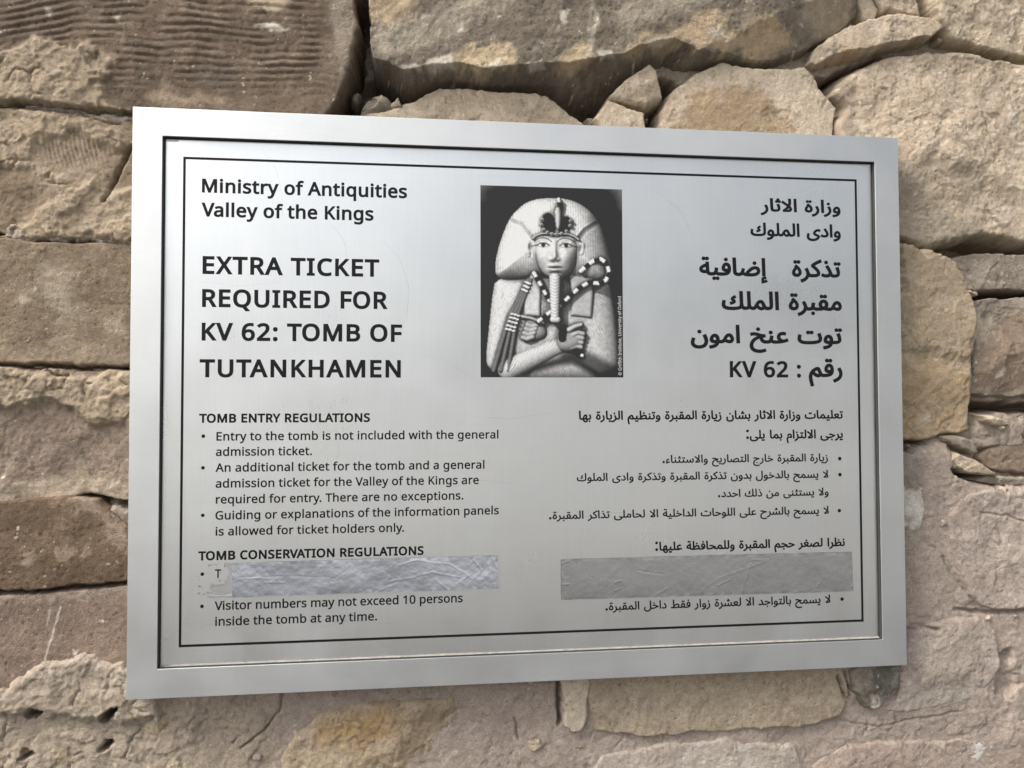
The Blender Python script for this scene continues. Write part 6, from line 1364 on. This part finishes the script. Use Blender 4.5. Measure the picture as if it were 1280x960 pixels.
# crook, banded light and dark, curling over at the shoulder
band = lambda t: np.where(np.sin(t * 0.43) > 0, 0.88, 0.045)
rod([(332, 666), (372, 634), (420, 600), (455, 566), (490, 535), (525, 515), (562, 518), (592, 505), (604, 476), (596, 442), (574, 425), (545, 432), (520, 450), (496, 472)], 2.5, 2.9, 25, band)
rod([(320, 484), (345, 528), (376, 586)], 2.9, 2.6, 22, lambda t: np.where(np.sin(t * 0.5 + 0.8) > 0, 0.80, 0.05))
# flail: three strands with beads
for dx in (-14, 0, 14):
    rod([(302 + dx * 0.4, 508), (240 + dx, 650), (195 + dx * 1.9, 848)], 1.9, 2.6, 15, 0.30)
for k, (bx, by) in enumerate([(296, 520), (290, 534), (284, 548), (250, 640), (245, 654), (240, 668), (234, 684), (230, 697)]):
    for dx in (-13, 0, 13):
        f_ = 0.5 if k < 3 else 0.95
        rod([(bx + dx * f_ - 3, by + dx * 0.25), (bx + dx * f_ + 3, by + dx * 0.25)], 1.5, 1.5, 18.5, 0.85)
# crossed arms and closed hands
rod([(560, 826), (520, 800), (470, 760)], 11, 10, -6, 0.46 + 0.06 * hatch2, 0.7)
rod([(224, 842), (300, 806), (380, 768), (440, 744)], 14, 10, 4, 0.62 + 0.11 * hatch1, 0.95)
pillow([(290, 655), (334, 656), (366, 690), (366, 722), (330, 738), (288, 736), (270, 716), (282, 684)], 8, 11, 11, 0.46)
for k in range(4):
    rod([(276 + 6 * k, 724 - 16 * k), (292 + 6 * k, 730 - 16 * k), (314 + 5 * k, 722 - 15 * k)], 2.9, 2.6, 19.5 - 0.5 * k, 0.56)
pillow([(420, 705), (470, 688), (502, 712), (504, 752), (455, 780), (412, 772), (400, 735)], 12, 11, 11, 0.46)
for k in range(4):
    rod([(504 - 3 * k, 708 + 17 * k), (484 - 2 * k, 704 + 17 * k), (462 - 2 * k, 714 + 16 * k)], 2.9, 2.7, 21 - k, 0.54)
rod([(450, 694), (474, 680), (496, 674)], 3.2, 2.4, 22, 0.58)
rod([(426, 690), (424, 706), (424, 726)], 4.2, 4.6, 24, 0.05)
rod([(470, 768), (494, 788)], 4.5, 4.5, 10, 0.06)
rod([(497, 790), (500, 791)], 2.2, 2.2, 13, 0.9)
rod([(352, 668), (310, 652), (276, 646)], 2.0, 2.0, 18, 0.55)
# light it: one lamp from the upper left, soft cast shadows, a little sky fill
gy, gx = np.gradient(REL, PS)
gx, gy = np.clip(gx, -4, 4), np.clip(gy, -4, 4)
nrm = np.sqrt(gx * gx + gy * gy + 1)
LX, LYy, LZ = -0.38, -0.40, 0.834
lam = np.clip((-gx * LX - gy * LYy + LZ) / nrm, 0, None)
shadow = np.zeros(U.shape)
lxy = math.hypot(LX, LYy)
for k in range(1, 30):
    sx_, sy_ = int(round(k * LX / lxy * 1.4)), int(round(k * LYy / lxy * 1.4))
    sh = np.roll(np.roll(REL, -sx_, 1), -sy_, 0)
    rise = sh - (REL + math.hypot(sx_, sy_) * PS * LZ / lxy)
    shadow = np.maximum(shadow, smooth(0.0, 3.5, rise))
occ = np.zeros(U.shape)
for r in (3, 7, 13):
    acc = sum(np.roll(np.roll(REL, a, 1), b, 0) for a, b in ((r, 0), (-r, 0), (0, r), (0, -r), (r, r), (-r, r), (r, -r), (-r, -r))) / 8
    occ = occ + np.clip((acc - REL) / (r * 1.1), 0, 1.2)
occ = np.clip(1 - 0.42 * occ, 0.12, 1)
img = ALB * (0.20 * occ + 0.98 * lam * (1 - 0.72 * shadow) * (0.45 + 0.55 * occ)) * (1 + 0.10 * wood)
img = np.where(REL < -40, 0.022, img)
soft = img.copy()
for a, b in ((1, 0), (-1, 0), (0, 1), (0, -1)):
    soft = soft + np.roll(np.roll(img, a, 1), b, 0)
img = 0.55 * img + 0.45 * soft / 5
fogm = 0.16 * smooth(34, 0, U + 0.9 * W + 10 * fbm(U, W, 25, 3, 602)) + 0.22 * smooth(30, 0, (PW - U) * 1.1 + W * 0.55 + 8 * fbm(U, W, 25, 3, 603)) + 0.05 * smooth(10, 0, W)
img = img + fogm * (REL < -40)
img = 0.68 * np.clip(img / 0.72, 0, 1.1) ** 1.7
img = np.clip(img * (1 + 0.09 * fbm(U, W, 2.5, 2, 607)), 0.015, 0.72)
# onto the panel, between the four corners the photo shows
pc = [px_to_plane(x, y, REC - 0.0002) for x, y in ((600.2, 232.2), (777.9, 236.0), (778.8, 471.7), (601.2, 471.7))]
px0, px1 = 0.5 * (pc[0][0] + pc[3][0]), 0.5 * (pc[1][0] + pc[2][0])
pzt, pzb = 0.5 * (pc[0][1] + pc[1][1]), 0.5 * (pc[2][1] + pc[3][1])
PXX, PZZ = px0 + (px1 - px0) * U / PW, pzt + (pzb - pzt) * W / PH
pidx = np.arange(pnx * pnz).reshape(pnz, pnx)
pq = np.stack([pidx[:-1, :-1], pidx[1:, :-1], pidx[1:, 1:], pidx[:-1, 1:]], -1).reshape(-1, 4)
photo = mesh_obj('printed_photo', np.stack([PXX, np.full(U.shape, REC - 0.00009), PZZ], -1).reshape(-1, 3), pq, M_PRINT, sign, SO,
                 attr=np.repeat(img.reshape(-1, 1), 3, 1) * np.array([1.0, 1.0, 0.985]), label='black and white photo of a carved king with crook and flail')
# the credit line running up its right edge
ink = Ink()
cps = [ord(c) for c in '\u00a9 Griffith Institute, University of Oxford']
pl, lo, hi = layout(cps, 0.004)
zb = float(px_to_plane(776, 469, LY)[1])
zt = float(px_to_plane(776, 370.5, LY)[1])
xb = float(px_to_plane(776.6, 420, LY)[0])
s = (zt - zb) / (hi - lo)
for cp, x in pl:
    vs, fs = glyph_mesh(cp, 0.004)
    ink.add(np.stack([-vs[:, 1], vs[:, 0]], 1), [f for f in fs], s * 1.05, s, xb, zb + (x - lo) * s, LY - 0.00005)
ink.build('lettering', M_WHITE_INK, photo, label='white credit line running up the photo edge')


# ------------------------------------------------------------------ strips of metal tape stuck over two lines
def mat_tape(name, base, rough):
    m, n, l, b = new_mat(name)
    co = n.new('ShaderNodeTexCoord').outputs['Object']
    n1 = tex_noise(n, l, co, 260, 3, 0.55)
    n2 = tex_noise(n, l, co, 55, 4, 0.6)
    b.inputs['Base Color'].default_value = (*base, 1)
    b.inputs['Metallic'].default_value = 1.0
    l.new(map_range(n, l, n2, 0.3, 0.7, rough - 0.06, rough + 0.08), b.inputs['Roughness'])
    bp = n.new('ShaderNodeBump')
    bp.inputs['Strength'].default_value = 0.5
    bp.inputs['Distance'].default_value = 0.00005
    l.new(n1, bp.inputs['Height'])
    l.new(bp.outputs[0], b.inputs['Normal'])
    return m


M_TAPE1 = mat_tape('silver_tape', (0.65, 0.70, 0.78), 0.17)
M_TAPE2 = mat_tape('dull_silver_tape', (0.51, 0.52, 0.53), 0.23)
M_FILM = mat_tape('peeled_film', (0.60, 0.60, 0.61), 0.36)


def tape_sheet(name, corners, y, mat, parent, origin, creases, seed, rag=None, amp=1.0, step=0.0007, label=None):
    (ax, az), (bx, bz), (cx, cz), (dx, dz) = [tuple(float(k) for k in px_to_plane(px, py, y)) for px, py in corners]
    nu, nv = int(abs(bx - ax) / step) + 2, int(abs(az - dz) / step) + 2
    u, v = np.meshgrid(np.linspace(0, 1, nu), np.linspace(0, 1, nv))
    X = (ax * (1 - u) + bx * u) * (1 - v) + (dx * (1 - u) + cx * u) * v
    Z = (az * (1 - u) + bz * u) * (1 - v) + (dz * (1 - u) + cz * u) * v
    h = 0.0007 + amp * (0.00034 * fbm(X, Z, 0.05, 2, seed) + 0.00008 * fbm(X, Z, 0.011, 3, seed + 9) + 0.00004 * fbm(X, Z, 0.005, 3, seed + 1) + 0.00003 * ridged(X, Z, 0.0035, 2, seed + 2) * smooth(-0.1, 0.4, fbm(X, Z, 0.03, 2, seed + 8)))
    for pts, w, dep in creases:
        d = line_d(X + 0.0005 * fbm(X, Z, 0.006, 2, seed + 3), Z + 0.0005 * fbm(X, Z, 0.006, 2, seed + 4), wp(pts, y))
        h = h + 0.22 * dep * np.exp(-(d / (0.75 * w)) ** 2)
    edge = np.minimum(np.minimum(u, 1 - u) * abs(bx - ax), np.minimum(v, 1 - v) * abs(az - dz))
    h = h + 0.00010 * np.exp(-(edge / 0.0016) ** 2) * (fbm(X, Z, 0.007, 3, seed + 5))
    h = np.maximum(h, 0.00005)
    keep = np.ones(X.shape, bool) if rag is None else rag(X, Z, u, v)
    X = X + 0.00025 * fbm(X, Z, 0.01, 3, seed + 6) * (edge < 0.0012)
    Z = Z + 0.00025 * fbm(X, Z, 0.008, 3, seed + 7) * (edge < 0.0012)
    idx = np.arange(nu * nv).reshape(nv, nu)
    kq = keep[:-1, :-1] & keep[1:, 1:] & keep[1:, :-1] & keep[:-1, 1:]
    q = np.stack([idx[:-1, :-1], idx[1:, :-1], idx[1:, 1:], idx[:-1, 1:]], -1)[kq]
    used = np.unique(q)
    rm_ = np.zeros(nu * nv, np.int64)
    rm_[used] = np.arange(len(used))
    return mesh_obj(name, np.stack([X, y - h, Z], -1).reshape(-1, 3)[used], rm_[q], mat, parent, origin, smooth=True, label=label)


tx, tz = px_to_plane(455, 742, REC)
t1 = empty('tape_strip', (float(tx), REC, BASE_Z + float(tz)), 'shiny bluish silver tape strip with a torn peeling left end, over the English rules', 'tape', 'silver tape strips on the sign')
tape_sheet('foil', [(290, 703.8), (622.3, 693.8), (622.8, 735.4), (290.5, 746.8)], REC - 0.00012, M_TAPE1, t1, t1.location, [
    ([(485, 727), (515, 722), (540, 715), (565, 720), (575, 721)], 0.0006, 0.00035), ([(468, 741), (482, 735), (496, 729)], 0.0006, 0.00035),
    ([(500, 706), (520, 700), (550, 704), (562, 705), (585, 719)], 0.0008, 0.0003), ([(585, 720), (572, 730)], 0.0006, 0.0003), ([(545, 725), (560, 737)], 0.0010, 0.0003),
    ([(300, 722), (360, 720), (420, 722), (435, 712)], 0.0007, -0.0002), ([(306, 723), (326, 722)], 0.0005, 0.0004), ([(330, 728), (356, 728)], 0.0005, 0.0004), ([(336, 710), (334, 740)], 0.0012, 0.0002),
    ([(607, 695), (608, 736)], 0.0009, 0.0005), ([(613, 704), (618, 728)], 0.0008, -0.0003), ([(592, 700), (602, 712), (594, 722)], 0.0007, 0.0004), ([(616, 697), (620, 710)], 0.0006, 0.0004)],
    701, amp=1.15)


def ragged(X, Z, u, v):
    n_ = fbm(X, Z, 0.012, 4, 733)
    (hx, hz), = wp([(271, 717)], REC)
    hole = np.hypot((X - hx) / 0.0085, (Z - hz) / 0.0105) < 1.0 + 0.25 * n_
    return (u > 0.10 + 0.55 * smooth(0.15, 0.75, n_ + 0.2 * np.sin(v * 9))) & ~hole | (v > 0.86) & (u > 0.05)


tape_sheet('peeled_end', [(260.5, 704.6), (290.6, 703.8), (291.1, 746.8), (257.4, 747.8)], REC - 0.00010, M_FILM, t1, t1.location,
           [([(278, 706), (284, 703)], 0.0006, 0.0006), ([(272, 722), (277, 718), (279, 712)], 0.0006, 0.0004), ([(266, 730), (280, 730)], 0.0005, 0.0005), ([(262, 745), (290, 745)], 0.0005, 0.0004)],
           711, rag=ragged, amp=1.0, step=0.0004, label='thin torn end of the tape with the letter T showing')
specks = Ink()
r2 = np.random.default_rng(9)
for px, py, r, cnt in [(263, 706.5, 4, 10), (270, 705, 4, 8), (249, 733, 2.5, 6), (248, 742, 3, 9), (254, 743, 3, 7), (260, 741, 3, 7), (265, 730, 4, 8), (276, 716, 1.5, 4), (281, 708, 2.5, 9), (275, 726, 2, 5)]:
    for _ in range(cnt):
        a, b = r2.normal(0, r * 0.45, 2)
        x, z = px_to_plane(px + a, py + 0.5 * b, REC - 0.0006)
        k = 7
        an = np.sort(r2.uniform(0, 6.283, k))
        specks.add(np.stack([np.cos(an) * r2.uniform(0.5, 1.6), np.sin(an)], 1), [tuple(range(k))], 0.00028 * r2.uniform(0.5, 1.6), 0.00022, float(x), float(z), REC - 0.00052)
sp = specks.build('glue_specks', M_SPECK, t1, label='dark glue specks round the torn end')
for vtx in sp.data.vertices:                          # built in the sign's frame: move into the tape's own
    vtx.co += Vector(SO) - Vector(t1.location)

tx, tz = px_to_plane(883, 744, REC)
t2 = empty('tape_strip', (float(tx), REC, BASE_Z + float(tz)), 'dull grey metal tape strip with small scratches, over an Arabic rule', 'tape', 'silver tape strips on the sign')
tape_sheet('foil', [(701, 699), (1064.6, 689.6), (1066.3, 739), (701.4, 749.6)], REC - 0.00012, M_TAPE2, t2, t2.location, [
    ([(938, 704), (932, 722), (926, 744)], 0.0006, 0.0004), ([(896, 732), (912, 724)], 0.0005, 0.0006), ([(818, 745), (834, 735)], 0.0005, 0.0006), ([(769, 738), (776, 735)], 0.0005, 0.0006),
    ([(769, 728), (776, 726)], 0.0005, 0.0006), ([(704, 731), (711, 730)], 0.0006, 0.0007), ([(798, 713), (830, 718)], 0.0006, -0.0004), ([(1021, 734), (1023, 729)], 0.0006, 0.0006),
    ([(1062, 692), (1064, 698)], 0.0006, 0.0006), ([(1064, 734), (1066, 729)], 0.0006, 0.0006), ([(706, 741), (708, 748)], 0.0005, 0.0005), ([(758, 724), (756, 732)], 0.0006, 0.0004),
    ([(702, 704), (712, 701)], 0.0006, 0.0004), ([(940, 700), (960, 700), (900, 722), (880, 735)], 0.0009, 0.0002)], 721, amp=0.5)
